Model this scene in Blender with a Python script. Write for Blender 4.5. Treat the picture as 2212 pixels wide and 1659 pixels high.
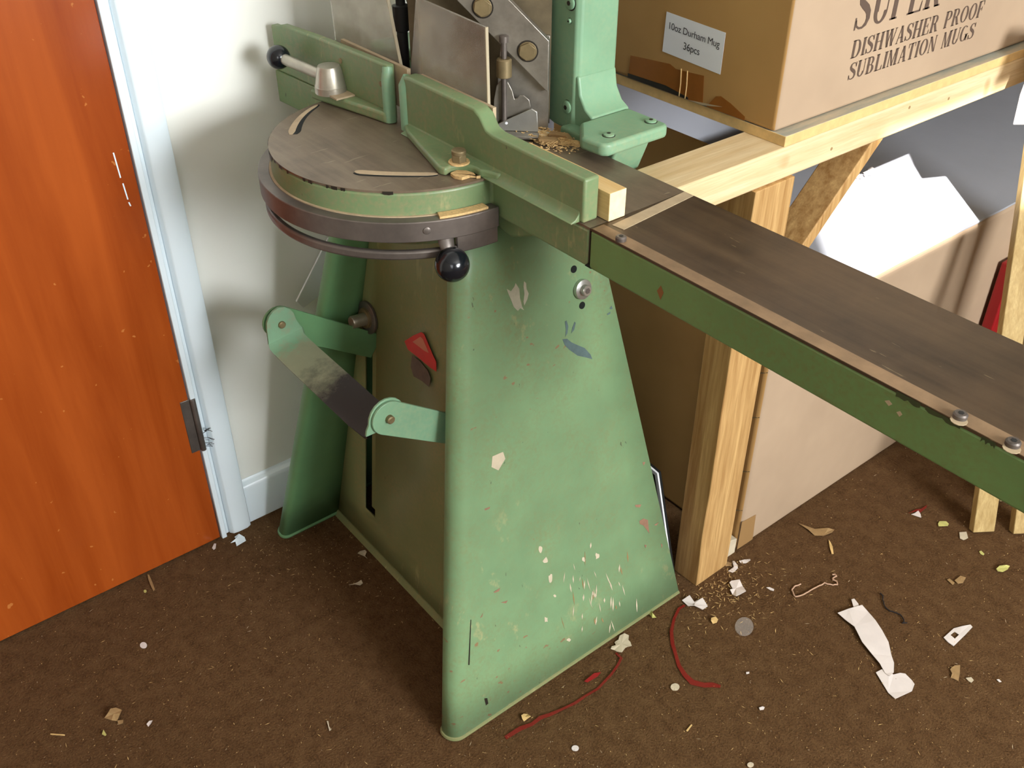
import bpy, bmesh, math, random
from mathutils import Vector, Matrix

# ------------------------------------------------------------------ clear, camera, light, exposure
for o in list(bpy.data.objects): bpy.data.objects.remove(o)
S = bpy.context.scene
C = S.collection
random.seed(7)

F_PX, PCX, PCY = 2155.0, 1106.0, 829.5
TH, YAW, CAM_H = math.radians(35.6), math.radians(51.4), 1.45
Fh = Vector((-math.sin(YAW), math.cos(YAW), 0)); Z = Vector((0, 0, 1))
CR = Vector((math.cos(YAW), math.sin(YAW), 0))
CF = Fh*math.cos(TH) - Z*math.sin(TH)
CU = Fh*math.sin(TH) + Z*math.cos(TH)
CP = Vector((0, 0, CAM_H))
cd = bpy.data.cameras.new('camera'); cam = bpy.data.objects.new('camera', cd); C.objects.link(cam)
M = Matrix.Identity(4)
for i in range(3):
    M[i][0], M[i][1], M[i][2], M[i][3] = CR[i], CU[i], -CF[i], CP[i]
cam.matrix_world = M
cd.sensor_width = 36.0; cd.lens = 36.0*F_PX/2212.0; cd.clip_start = .02
S.camera = cam
S.view_settings.view_transform = 'Standard'; S.view_settings.look = 'None'
S.view_settings.gamma = 1; S.view_settings.use_curve_mapping = False
S.view_settings.exposure = 0.72

W = bpy.data.worlds.new('sky'); S.world = W; W.use_nodes = True
W.node_tree.nodes['Background'].inputs[0].default_value = (.75, .86, 1, 1)
W.node_tree.nodes['Background'].inputs[1].default_value = 1.2

def area(name, loc, target, sx, sy, power, col):
    l = bpy.data.lights.new(name, 'AREA'); l.shape = 'RECTANGLE'; l.size = sx; l.size_y = sy
    l.energy = power; l.color = col
    o = bpy.data.objects.new(name, l); C.objects.link(o); o.location = loc
    o.rotation_euler = (Vector(target)-Vector(loc)).to_track_quat('-Z', 'Y').to_euler()
    return o
# daylight through the window behind the camera's right
area('window_daylight', (2.27, 1.10, 1.74), (-1.0, 1.05, 1.40), 1.25, .9, 100, (.95, .98, 1.0))
# added soft fill light by the near wall; no window stands there
area('front_fill', (1.2, -1.35, 1.7), (-.6, 1.0, .6), 1.2, 1.0, 11, (.95, .97, 1.0))
sun = bpy.data.lights.new('sun', 'SUN'); sun.energy = 22.0; sun.angle = math.radians(.8); sun.color = (1, .97, .92)
so = bpy.data.objects.new('sun', sun); C.objects.link(so); so.location = (1.4, -2.4, 2.8)
so.rotation_euler = Vector((-1, .9, -.98)).to_track_quat('-Z', 'Y').to_euler()

# ------------------------------------------------------------------ helpers
def srgb(r, g, b):
    f = lambda c: (c/255/12.92) if c/255 <= .04045 else ((c/255+.055)/1.055)**2.4
    return (f(r), f(g), f(b), 1)

def floor_pt(px, py, z=0.0):
    d = CR*(px-PCX) - CU*(py-PCY) + CF*F_PX
    t = (z-CP.z)/d.z
    return CP + d*t

class NT:
    def __init__(s, name):
        s.m = bpy.data.materials.new(name); s.m.use_nodes = True
        s.t = s.m.node_tree; s.b = s.t.nodes['Principled BSDF']
        s.tc = s.t.nodes.new('ShaderNodeTexCoord')
    def n(s, typ, **kw):
        x = s.t.nodes.new(typ)
        for k, v in kw.items():
            if k in x.inputs: x.inputs[k].default_value = v
            else: setattr(x, k, v)
        return x
    def l(s, a, b): s.t.links.new(a, b)
    def coords(s, scale=(1, 1, 1), space='Object', rot=(0, 0, 0)):
        mp = s.n('ShaderNodeMapping'); mp.inputs['Scale'].default_value = scale; mp.inputs['Rotation'].default_value = rot
        s.l(s.tc.outputs[space], mp.inputs[0]); return mp.outputs[0]
    def noise(s, co, scale, detail=4, rough=.6, lo=.4, hi=.6, dist=0):
        n = s.n('ShaderNodeTexNoise'); n.inputs['Scale'].default_value = scale
        n.inputs['Detail'].default_value = detail; n.inputs['Roughness'].default_value = rough
        n.inputs['Distortion'].default_value = dist
        s.l(co, n.inputs['Vector'])
        r = s.n('ShaderNodeMapRange'); r.inputs[1].default_value = lo; r.inputs[2].default_value = hi
        s.l(n.outputs['Fac'], r.inputs[0]); return r.outputs[0]
    def mix(s, fac, a, b):
        x = s.n('ShaderNodeMix'); x.data_type = 'RGBA'
        for sock, v in ((x.inputs[0], fac), (x.inputs[6], a), (x.inputs[7], b)):
            if isinstance(v, (tuple, float, int)): sock.default_value = v
            else: s.l(v, sock)
        return x.outputs[2]
    def mul(s, a, b, op='MULTIPLY'):
        x = s.n('ShaderNodeMath'); x.operation = op
        for sock, v in ((x.inputs[0], a), (x.inputs[1], b)):
            if isinstance(v, (float, int)): sock.default_value = v
            else: s.l(v, sock)
        return x.outputs[0]
    def done(s, col, rough=.5, metal=0.0, bump=None, bstr=.2, bdist=.002, spec=.5, coat=0):
        if isinstance(col, tuple): s.b.inputs['Base Color'].default_value = col
        else: s.l(col, s.b.inputs['Base Color'])
        if isinstance(rough, float): s.b.inputs['Roughness'].default_value = rough
        else: s.l(rough, s.b.inputs['Roughness'])
        s.b.inputs['Metallic'].default_value = metal
        s.b.inputs['Specular IOR Level'].default_value = spec
        s.b.inputs['Coat Weight'].default_value = coat
        if bump is not None:
            bp = s.n('ShaderNodeBump'); bp.inputs['Strength'].default_value = bstr; bp.inputs['Distance'].default_value = bdist
            s.l(bump, bp.inputs['Height']); s.l(bp.outputs[0], s.b.inputs['Normal'])
        return s.m

def simple(name, col, rough=.5, metal=0.0, var=.0, scale=20, spec=.5, bump=.0, coat=0):
    t = NT(name)
    c = srgb(*col)
    if var:
        co = t.coords()
        n = t.noise(co, scale, 5, .6, .3, .7)
        c = t.mix(n, tuple(v*(1-var) for v in c[:3])+(1,), tuple(min(1, v*(1+var)) for v in c[:3])+(1,))
        if bump: return t.done(c, rough, metal, n, bump, .002, spec, coat)
    return t.done(c, rough, metal, None, 0, 0, spec, coat)

def green_paint(name, base, dust_amt=.0, dust=(128, 112, 68), chips=True, rough=.42, marks=False, dust_floor=0.0):
    t = NT(name); co = t.coords()
    b = srgb(*base)
    n1 = t.noise(co, 5, 5, .6, .3, .72)
    c = t.mix(n1, tuple(v*.82 for v in b[:3])+(1,), tuple(v*1.14 for v in b[:3])+(1,))
    dn = t.noise(co, 9, 6, .7, .36, .66)
    fine = t.noise(co, 160, 3, .6, .35, .7)
    df = t.mul(t.mul(dn, fine), dust_amt)
    if dust_floor: df = t.mul(df, dust_floor, 'ADD')
    c = t.mix(df, c, srgb(*dust))
    if chips:
        streak = t.noise(t.coords((60, 25, 14)), 1.0, 4, .7, .60, .68)
        zone = t.noise(co, 3.2, 2, .5, .47, .62)
        c = t.mix(t.mul(t.mul(streak, zone), .55), c, srgb(176, 166, 120))
        dark = t.noise(t.coords((70, 70, 30)), 1.0, 3, .7, .715, .735)
        c = t.mix(t.mul(dark, .7), c, srgb(62, 58, 46))
    if marks:
        # red scuffs
        red = t.noise(t.coords((40, 55, 90), rot=(.5, 0, 0)), 1.0, 2, .5, .70, .72)
        zone2 = t.noise(co, 4.0, 1, .5, .52, .58)
        c = t.mix(t.mul(t.mul(red, zone2), .6), c, srgb(150, 78, 58))
    bp = t.noise(co, 220, 2, .5, .3, .7)
    return t.done(c, t.mix(dn, (rough, rough, rough, 1), (rough+.22, rough+.22, rough+.22, 1)) if False else rough, 0, bp, .05, .001, .45)

def wood(name, light, dark, scale=(3, 60, 60), knots=True, rough=.65):
    t = NT(name); co = t.coords(scale)
    g = t.noise(co, 1.0, 6, .65, .3, .7, .3)
    c = t.mix(g, srgb(*dark), srgb(*light))
    f = t.noise(t.coords(tuple(v*5 for v in scale)), 1.0, 3, .6, .35, .7)
    c = t.mix(t.mul(f, .35), c, tuple(v*.75 for v in srgb(*dark)[:3])+(1,))
    if knots:
        k = t.noise(t.coords((10, 10, 10)), 1.0, 1, .3, .735, .80)
        c = t.mix(k, c, srgb(176, 126, 76))
    return t.done(c, rough, 0, g, .15, .001, .3)

MAT = {}
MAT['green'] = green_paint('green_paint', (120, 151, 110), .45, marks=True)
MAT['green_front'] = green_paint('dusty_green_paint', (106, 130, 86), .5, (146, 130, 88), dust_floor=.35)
MAT['green_cast'] = green_paint('green_cast_paint', (102, 138, 94), .8, (142, 132, 98), dust_floor=.22)
MAT['green_clean'] = green_paint('green_column_paint', (122, 160, 128), .25, (180, 168, 126), chips=False)
MAT['green_leg'] = green_paint('green_leg_paint', (106, 152, 106), .12, chips=False)
MAT['green_wing'] = green_paint('green_wing_paint', (106, 138, 82), .55, (108, 102, 56), rough=.5, chips=False)
t = NT('foot_bar_worn'); co = t.coords()
sx = t.n('ShaderNodeSeparateXYZ'); t.l(co, sx.inputs[0])
nz = t.noise(co, 26, 5, .7, .3, .7)
xx = t.mul(sx.outputs[0], t.mul(t.mul(nz, .07), -.035, 'ADD'), 'ADD')
def ramp(src, a, b):
    m_ = t.n('ShaderNodeMapRange'); m_.inputs[1].default_value = a; m_.inputs[2].default_value = b; t.l(src, m_.inputs[0]); return m_.outputs[0]
c = t.mix(ramp(xx, -.145, -.115), srgb(122, 160, 128), srgb(146, 150, 122))
c = t.mix(t.mul(nz, .35), c, srgb(116, 130, 104))
c = t.mix(ramp(xx, -.045, .035), c, srgb(50, 46, 44))
MAT['foot_bar'] = t.done(c, .6, 0, nz, .06, .001, .4)
# worn steel table top
t = NT('worn_table_steel'); co = t.coords()
n = t.noise(co, 6, 6, .65, .32, .68); n2 = t.noise(t.coords((8, 90, 8)), 1.0, 4, .6, .35, .7)
c = t.mix(n, srgb(84, 70, 56), srgb(128, 112, 94)); c = t.mix(t.mul(n2, .4), c, srgb(146, 132, 110))
sc = t.noise(t.coords((180, 20, 20), rot=(0, 0, .5)), 1.0, 2, .5, .70, .73)
c = t.mix(t.mul(sc, .5), c, srgb(176, 164, 138))
MAT['table_top'] = t.done(c, .36, .35, n, .1, .001, .5)
t = NT('dark_wing_steel'); co = t.coords()
n = t.noise(co, 4, 6, .7, .34, .66); n2 = t.noise(t.coords((3, 70, 8)), 1.0, 4, .6, .35, .7)
c = t.mix(n, srgb(44, 33, 22), srgb(86, 66, 46)); c = t.mix(t.mul(n2, .35), c, srgb(108, 88, 64))
sc = t.noise(t.coords((24, 150, 20), rot=(0, 0, .9)), 1.0, 3, .6, .705, .73)
c = t.mix(t.mul(sc, .4), c, srgb(160, 140, 108))
MAT['wing_top'] = t.done(c, .38, .25, n, .1, .001, .5)
MAT['worn_edge'] = simple('worn_light_edge', (138, 112, 84), .5, .2, .25, 30)
MAT['strip'] = simple('dusty_joint_strip', (176, 156, 126), .7, 0, .12, 40)
MAT['steel'] = simple('brushed_steel', (150, 144, 134), .38, .75, .22, 35)
MAT['dark_steel'] = simple('dark_oiled_steel', (108, 100, 94), .42, .6, .35, 14)
MAT['grimy'] = simple('grimy_brown_casting', (96, 84, 62), .6, .2, .35, 22)
MAT['bolt'] = simple('bolt_head_brown', (132, 116, 84), .5, .55, .2, 40)
MAT['zinc'] = simple('zinc_plated', (196, 196, 190), .3, .8, .1, 40)
MAT['aluminium'] = simple('cast_aluminium', (178, 172, 158), .35, .75, .15, 40)
MAT['black_ball'] = simple('black_bakelite', (16, 20, 26), .18, 0, 0, 1, .6)
MAT['black'] = simple('matt_black', (28, 28, 28), .6)
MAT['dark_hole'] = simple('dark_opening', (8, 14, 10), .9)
MAT['rubber_pad'] = simple('worn_black_pad', (52, 48, 46), .7, 0, .3, 60)
t = NT('acrylic'); 
t.b.inputs['Transmission Weight'].default_value = .80; t.b.inputs['IOR'].default_value = 1.2
n = t.noise(t.coords(), 14, 5, .7, .3, .7)
MAT['acrylic'] = t.done(t.mix(n, (.62, .58, .50, 1), (.90, .87, .80, 1)), .12, 0)
MAT['acrylic_edge'] = simple('acrylic_cut_edge', (172, 160, 134), .4)
MAT['pine'] = wood('pine_along_y', (230, 208, 168), (208, 176, 128), (60, 3, 60))
MAT['pine_z'] = wood('pine_upright', (212, 174, 116), (152, 110, 60), (70, 70, 3))
MAT['pine_x'] = wood('pine_along_x', (232, 204, 150), (206, 166, 104), (3, 60, 60))
MAT['pine_end'] = simple('pine_end_grain', (242, 216, 166), .8, 0, .14, 90)
MAT['pine_pale'] = wood('pale_batten', (206, 190, 146), (176, 156, 108), (50, 50, 3))
MAT['pine_dull'] = wood('dull_batten', (200, 174, 120), (160, 130, 78), (70, 70, 3), False)
t = NT('chipboard'); co = t.coords()
n = t.noise(t.coords((30, 6, 30), rot=(0, 0, .7)), 1.0, 5, .7, .38, .64)
MAT['board'] = t.done(t.mix(n, srgb(150, 152, 140), srgb(196, 178, 148)), .6, 0, n, .05)
MAT['board_edge'] = simple('board_edge', (214, 178, 118), .75, 0, .12, 60)
def cardboard(name, col, col2):
    t = NT(name); co = t.coords()
    n = t.noise(co, 3, 4, .6, .3, .7)
    fl = t.noise(t.coords((2, 2, 180)), 1.0, 1, .5, .3, .7)
    c = t.mix(n, srgb(*col), srgb(*col2))
    return t.done(c, .72, 0, fl, .04, .001, .25)
MAT['card'] = cardboard('kraft_cardboard', (160, 137, 113), (177, 153, 127))
MAT['card_end'] = cardboard('kraft_cardboard_end', (162, 124, 72), (178, 138, 84))
MAT['tape'] = simple('brown_parcel_tape', (142, 88, 38), .22, 0, .1, 20, .6)
MAT['tape_dull'] = simple('dull_tape', (154, 120, 78), .3)
MAT['grease_green'] = simple('greasy_green', (58, 66, 36), .5, 0, .2, 60)
MAT['label'] = simple('white_label', (225, 226, 230), .5)
MAT['ink'] = simple('label_ink', (40, 38, 42), .6)
MAT['print'] = simple('box_print_ink', (84, 66, 54), .7)
MAT['white_sheet'] = simple('white_sheet', (246, 246, 250), .5, 0, .02, 10)
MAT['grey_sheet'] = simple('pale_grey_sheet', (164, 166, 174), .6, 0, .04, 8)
MAT['paper'] = simple('white_paper', (214, 204, 198), .75, 0, .05, 30)
MAT['paper_pale'] = simple('beige_paper', (196, 182, 156), .8, 0, .1, 40)
MAT['wood_bit'] = simple('wood_shaving', (206, 172, 112), .8, 0, .15, 80)
MAT['wood_dull'] = simple('dull_wood_bit', (150, 120, 78), .8, 0, .15, 80)
MAT['yellow_bit'] = simple('yellow_green_scrap', (190, 186, 110), .6, 0, .2, 60)
MAT['red_tape'] = None
t = NT('red_film'); t.b.inputs['Alpha'].default_value = .62
MAT['red_tape'] = t.done(srgb(138, 34, 28), .35, 0)
MAT['clear_film'] = NT('clear_film'); t = MAT['clear_film']; t.b.inputs['Alpha'].default_value = .22
MAT['clear_film'] = t.done(srgb(190, 180, 170), .12, 0)
MAT['thread_black'] = simple('black_thread', (20, 14, 14), .8)
MAT['thread_beige'] = simple('beige_string', (186, 150, 124), .8)
MAT['red_pack'] = simple('red_packaging', (150, 20, 26), .4, 0, .1, 10)
MAT['sticker'] = simple('red_sticker', (196, 44, 36), .45, 0, .08, 60)
MAT['sticker_print'] = simple('sticker_pale_print', (196, 120, 92), .5)
MAT['chip_paint'] = simple('bare_primer_chip', (186, 182, 160), .6, 0, .15, 60)
MAT['stain_blue'] = simple('blue_black_smear', (84, 104, 104), .5, 0, .2, 80)
MAT['stain_purple'] = simple('purple_grey_smear', (98, 84, 72), .6, 0, .2, 80)
MAT['rust'] = simple('rust_spot', (130, 84, 40), .7)
MAT['scuff_red'] = simple('reddish_scuff', (140, 104, 82), .7, 0, .2, 90)
MAT['tread_mid'] = simple('worn_grey_paint', (116, 118, 100), .6, 0, .25, 60)
MAT['tread_pale'] = simple('dusty_grey_green', (150, 152, 124), .6, 0, .2, 50)
MAT['oil'] = simple('black_grease', (34, 28, 20), .5, 0, .2, 60)
MAT['sawdust'] = simple('sawdust', (206, 172, 118), .9, 0, .2, 300)
MAT['sawdust2'] = simple('grey_dust', (150, 130, 98), .9, 0, .2, 300)
MAT['black_board'] = simple('black_board', (24, 26, 26), .4)
MAT['white_frame'] = simple('white_frame', (228, 228, 230), .4)

# setting materials
t = NT('carpet'); co = t.coords()
n = t.noise(co, 260, 3, .7, .25, .75); n2 = t.noise(co, 38, 5, .75, .34, .66); n3 = t.noise(co, 2.2, 3, .6, .3, .7)
c = t.mix(n, srgb(50, 33, 19), srgb(108, 78, 48)); c = t.mix(t.mul(n2, .62), c, srgb(116, 88, 58))
c = t.mix(t.mul(n3, .25), c, srgb(60, 40, 22))
sp = t.noise(co, 420, 2, .5, .71, .74)
c = t.mix(t.mul(sp, .8), c, srgb(176, 142, 80))
MAT['carpet'] = t.done(c, .95, 0, n, .6, .004, .1)
MAT['wall'] = simple('wall_paint', (238, 238, 230), .7, 0, .02, 3)
MAT['wall_far'] = simple('buff_wall_paint', (168, 156, 136), .8, 0, .03, 3)
MAT['gloss_white'] = simple('white_gloss_paint', (226, 238, 244), .28, 0, .01, 6)
t = NT('orange_door_veneer'); 
g = t.noise(t.coords((20, 20, 1.6)), 1.0, 5, .6, .3, .7, .4)
c = t.mix(g, srgb(142, 60, 16), srgb(168, 80, 28))
n = t.noise(t.coords((60, 60, 60)), 1, 2, .5, .73, .75)
c = t.mix(t.mul(n, .4), c, srgb(220, 150, 80))
MAT['door'] = t.done(c, .24, 0, None, 0, 0, .5)
MAT['ceiling'] = simple('ceiling_paint', (216, 212, 202), .8)

# ---- mesh helpers
def finish(o, bevel=0.0, seg=2, smooth=True, angle=40):
    me = o.data
    bm = bmesh.new(); bm.from_mesh(me)
    bmesh.ops.recalc_face_normals(bm, faces=bm.faces)
    for f in bm.faces: f.smooth = smooth
    for e in bm.edges:
        if len(e.link_faces) == 2 and e.calc_face_angle(0) > math.radians(angle): e.smooth = False
    bm.to_mesh(me); bm.free()
    if bevel:
        b = o.modifiers.new('bevel', 'BEVEL'); b.width = bevel; b.segments = seg; b.limit_method = 'ANGLE'
        b.angle_limit = math.radians(35)
    return o

def link(name, bm, mat, parent=None, bevel=0.0, seg=2, smooth=True, mats=None):
    me = bpy.data.meshes.new(name); bm.to_mesh(me); bm.free()
    for m in (mats or [mat]): me.materials.append(m if not isinstance(m, str) else MAT[m])
    o = bpy.data.objects.new(name, me); C.objects.link(o)
    if parent is not None:
        o.parent = parent
        o.matrix_parent_inverse = Matrix.Identity(4)
        # children are written in world coordinates: shift mesh into the root's frame
        w = Vector((0, 0, 0)); p = parent
        while p is not None: w += p.location; p = p.parent
        me.transform(Matrix.Translation(-w))
    return finish(o, bevel, seg, smooth)

def thing(name, label, cat, loc=(0, 0, 0), group=None):
    o = bpy.data.objects.new(name, None); C.objects.link(o); o.location = loc
    o['label'] = label; o['category'] = cat
    if group: o['group'] = group
    return o
def tag(o, label, cat, group=None):
    o['label'] = label; o['category'] = cat
    if group: o['group'] = group
    return o
def struct(o): o['kind'] = 'structure'; return o

def B(): return bmesh.new()
def box(bm, x0, x1, y0, y1, z0, z1, mi=0):
    vs = [bm.verts.new((x, y, z)) for z in (z0, z1) for x, y in ((x0, y0), (x1, y0), (x1, y1), (x0, y1))]
    fs = [(0, 3, 2, 1), (4, 5, 6, 7), (0, 1, 5, 4), (1, 2, 6, 5), (2, 3, 7, 6), (3, 0, 4, 7)]
    for f in fs:
        ff = bm.faces.new([vs[i] for i in f]); ff.material_index = mi
    return vs
def prism(bm, pts, vec, mi=0):
    """polygon pts (3D) extruded by vec"""
    a = [bm.verts.new(p) for p in pts]; b = [bm.verts.new(Vector(p)+Vector(vec)) for p in pts]
    n = len(pts)
    bm.faces.new(a).material_index = mi; bm.faces.new(b[::-1]).material_index = mi
    for i in range(n):
        f = bm.faces.new((a[i], b[i], b[(i+1) % n], a[(i+1) % n])); f.material_index = mi
def frame_of(d):
    d = Vector(d).normalized(); up = Vector((0, 0, 1)) if abs(d.z) < .9 else Vector((1, 0, 0))
    u = d.cross(up).normalized(); v = d.cross(u).normalized(); return u, v
def lathe(bm, p, axis, prof, n=32, cap=True):
    """prof = list of (dist along axis, radius)"""
    p = Vector(p); ax = Vector(axis).normalized(); u, v = frame_of(ax)
    rings = []
    for (h, r) in prof:
        rings.append([bm.verts.new(p+ax*h+(u*math.cos(2*math.pi*k/n)+v*math.sin(2*math.pi*k/n))*max(r, 1e-5)) for k in range(n)])
    for a, b in zip(rings, rings[1:]):
        for k in range(n): bm.faces.new((a[k], a[(k+1) % n], b[(k+1) % n], b[k]))
    if cap:
        bm.faces.new(rings[0][::-1]); bm.faces.new(rings[-1])
def sphere_prof(r, n=20, a0=0, a1=180):
    return [(-r*math.cos(math.radians(a0+(a1-a0)*i/n)), r*math.sin(math.radians(a0+(a1-a0)*i/n))) for i in range(n+1)]
def tube(bm, pts, r, n=8, cap=True, flat=1.0):
    pts = [Vector(p) for p in pts]; rings = []
    for i, p in enumerate(pts):
        d = (pts[min(i+1, len(pts)-1)]-pts[max(i-1, 0)]); u, v = frame_of(d)
        rr = r[i] if isinstance(r, (list, tuple)) else r
        rings.append([bm.verts.new(p+u*math.cos(2*math.pi*k/n)*rr+v*math.sin(2*math.pi*k/n)*rr*flat) for k in range(n)])
    for a, b in zip(rings, rings[1:]):
        for k in range(n): bm.faces.new((a[k], a[(k+1) % n], b[(k+1) % n], b[k]))
    if cap: bm.faces.new(rings[0][::-1]); bm.faces.new(rings[-1])
def hexprof(bm, p, axis, r, h, rot=0):
    p = Vector(p); ax = Vector(axis).normalized(); u, v = frame_of(ax)
    pts = [p+(u*math.cos(rot+k*math.pi/3)+v*math.sin(rot+k*math.pi/3))*r for k in range(6)]
    prism(bm, pts, ax*h)

# ================================================================== SETTING
WX = -1.552
bm = B(); box(bm, WX-.1, 2.4, -1.5, 4.2, -.08, 0); struct(link('floor', bm, 'carpet'))
bm = B(); box(bm, WX-.12, WX, -.46, 4.2, 0, 2.44); box(bm, WX-.12, WX, -1.5, -1.36, 0, 2.44); box(bm, WX-.12, WX, -1.36, -.46, 2.0, 2.44)
# the door opening starts at y<.46: leave the wall solid from .465 on
bm.free(); bm = B()
box(bm, WX-.12, WX, .50, 4.2, -.02, 2.66); box(bm, WX-.12, WX, -1.5, -.36, -.02, 2.66); box(bm, WX-.12, WX, -.36, .50, 2.02, 2.66)
struct(link('wall_left', bm, 'wall'))
bm = B(); box(bm, WX, 2.3, 4.0, 4.1, 0, 2.66); struct(link('wall_back', bm, 'wall_far'))
bm = B(); box(bm, WX, 2.3, -1.5, -1.4, 0, 2.66); struct(link('wall_front', bm, 'wall_far'))
bm = B()
wy0, wy1, wz0, wz1 = .40, 1.80, 1.24, 2.25
box(bm, 2.3, 2.4, -1.5, wy0, 0, 2.66); box(bm, 2.3, 2.4, wy1, 4.1, 0, 2.66)
box(bm, 2.3, 2.4, wy0, wy1, 0, wz0); box(bm, 2.3, 2.4, wy0, wy1, wz1, 2.66)
struct(link('wall_right', bm, 'wall_far'))
wf = None
bm = B()
for a, b2, c2, d2 in ((wy0, wy0+.05, wz0, wz1), (wy1-.05, wy1, wz0, wz1), (wy0, wy1, wz0, wz0+.05), (wy0, wy1, wz1-.05, wz1), ((wy0+wy1)/2-.02, (wy0+wy1)/2+.02, wz0, wz1)):
    box(bm, 2.33, 2.38, a, b2, c2, d2)
struct(link('window_1', bm, 'gloss_white'))
# slot added in the unseen ceiling, shaped so sun strikes only the carton top
SX0, SX1 = 1.034, 1.311
bm = B()
for poly in ([(WX-.1, -1.5), (SX0, -1.5), (SX0, 4.1), (WX-.1, 4.1)], [(SX1, -1.5), (2.4, -1.5), (2.4, 4.1), (SX1, 4.1)],
             [(SX0, -1.5), (SX1, -1.5), (SX1, -.497), (SX0, -.235)], [(SX0, .30), (SX1, .0), (SX1, 4.1), (SX0, 4.1)]):
    prism(bm, [(x, y, 2.66) for x, y in poly], (0, 0, .005))
struct(link('ceiling', bm, 'ceiling'))

# door, frame, skirting
DX = -1.530
bm = B(); box(bm, DX-.04, DX, -.36+.02, .4565, .004, 2.0)
door = struct(link('door_1', bm, 'door', bevel=.0015))
bm = B()
for (z0, z1, y) in ((.842, .80, .431), (.79, .762, .434), (.757, .750, .436)):
    prism(bm, [(DX+.0002, y-.0009, z0), (DX+.0002, y+.0013, z0), (DX+.0002, y+.0028, z1), (DX+.0002, y+.0008, z1)], (.0006, 0, 0))
link('paint_scratch', bm, 'gloss_white', door)
bm = B()
tube(bm, [(DX+.004, .4625, .235), (DX+.004, .4625, .355)], .0055, 10)
box(bm, DX-.002, DX+.0015, .44, .4625, .235, .355)
hg = link('hinge', bm, 'dark_steel', door, .001)
bm = B()
rng = random.Random(3)
for i in range(14):
    p = Vector((DX+.006, .466+rng.uniform(-.004, .01), .262+rng.uniform(-.02, .02)))
    tube(bm, [p, p+Vector((.004, rng.uniform(.002, .014), rng.uniform(-.012, .006)))], .0006, 4)
link('fluff', bm, 'black', door)
bm = B()
box(bm, DX-.035, DX+.004, .4590, .4695, 0, 2.03)          # narrow bead
box(bm, DX-.035, DX-.006, .4695, .4780, 0, 2.03)          # shadow groove
# moulded architrave
prof = [(DX-.03, .478), (DX-.004, .478), (DX+.004, .484), (DX+.006, .494), (DX+.006, .514), (DX+.002, .5235), (DX-.03, .5235)]
prism(bm, [(x, y, 0) for x, y in prof], (0, 0, 2.09))
box(bm, DX-.03, DX+.006, -.42, .5235, 2.03, 2.09); box(bm, DX-.03, DX+.006, -.42, -.36, 0, 2.03)
struct(link('trim_1', bm, 'gloss_white', bevel=.0015))
bm = B()
prof = [(WX, 0), (WX+.016, 0), (WX+.016, .088), (WX+.012, .095), (WX+.004, .098), (WX, .104)]
prism(bm, [(x, .5235, z) for x, z in prof], (0, 3.4, 0))
struct(link('baseboard_left', bm, 'gloss_white', bevel=.001))

# ================================================================== MITRE GUILLOTINE
G = thing('mitre_guillotine', 'green painted cast mitre guillotine on a tapered sheet metal stand beside the door', 'mitre guillotine', (-1.161, .8, 0))
CXM = -1.161
def xs(z, s):   # outer side plane, s=+1 right (towards camera), -1 left
    return CXM + s*(.3215-.18*z)
def yf(z, s): return (.5435 if s > 0 else .556)+.19*z
def yb(z): return 1.082-.18*z
def fy(z): return .683+.10*z
ZTOP = .846
def side_panel(s):
    bm = B(); rings = []
    R = .022; N = 8
    def section(z, top=False):
        X = xs(z, s); Y0 = yf(z, s); Y1 = yb(z)
        R2 = .012; Wd = .036; XI = X-s*Wd
        pts = [(XI, fy(z)+.004), (XI, Y0+.06), (XI, Y0+R2)]
        for k in range(1, 6):
            a = math.pi/2*k/5
            pts.append((XI+s*R2*(1-math.cos(a)), Y0+R2-R2*math.sin(a)))
        for k in range(1, N+1):
            a = math.pi/2*k/N
            pts.append((X-s*R+s*R*math.sin(a), Y0+R-R*math.cos(a)))
        for q in (.2, .5, .8, 1): pts.append((X, Y0+R+(Y1-Y0-R)*q))
        return [Vector((x, y, z)) for x, y in pts]
    zs = [.006, .1, .25, .4, .55, .67, .76, ZTOP]
    for z in zs: rings.append([bm.verts.new(p) for p in section(z)])
    for a, b in zip(rings, rings[1:]):
        for k in range(len(a)-1): bm.faces.new((a[k], a[k+1], b[k+1], b[k]))
    o = link('side_panel', bm, 'green' if s > 0 else 'green_leg', G)
    m = o.modifiers.new('thick', 'SOLIDIFY'); m.thickness = .003; m.offset = 0
    # rolled rim at the floor
    bm = B()
    sec = section(.006); pts = [Vector((p.x, p.y, .006)) for p in sec]
    tube(bm, [Vector((q.x, q.y, .0045)) for q in pts], .0045, 8)
    link('foot_rim', bm, 'green_front' if s > 0 else 'green_leg', o)
    return o
SP = side_panel(1); SPL = side_panel(-1)
# recessed front panel with the long slot
bm = B()
zs = [.004, .06, .088, .3, .535, .7, ZTOP]
SXA, SXB = -1.338, -1.300
grid = []
for z in zs:
    xl, xr = xs(z, -1)+.006, xs(z, 1)-.006
    grid.append([bm.verts.new((x, fy(z), z)) for x in (xl, SXA, SXB, (SXB+xr)/2, xr)])
for i, (a, b) in enumerate(zip(grid, grid[1:])):
    for k in range(4):
        if k == 1 and 2 <= i <= 3: continue
        bm.faces.new((a[k], a[k+1], b[k+1], b[k]))
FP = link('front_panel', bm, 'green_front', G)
m = FP.modifiers.new('thick', 'SOLIDIFY'); m.thickness = .004; m.offset = 1
bm = B(); prism(bm, [(xs(0, -1)+.006, fy(0)-.008, 0.0), (xs(0, 1)-.006, fy(0)-.008, 0.0), (xs(0, 1)-.006, fy(0)-.001, .012), (xs(0, -1)+.006, fy(0)-.001, .012)], (0, .004, 0))
link('floor_flange', bm, 'green_front', FP)
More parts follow.
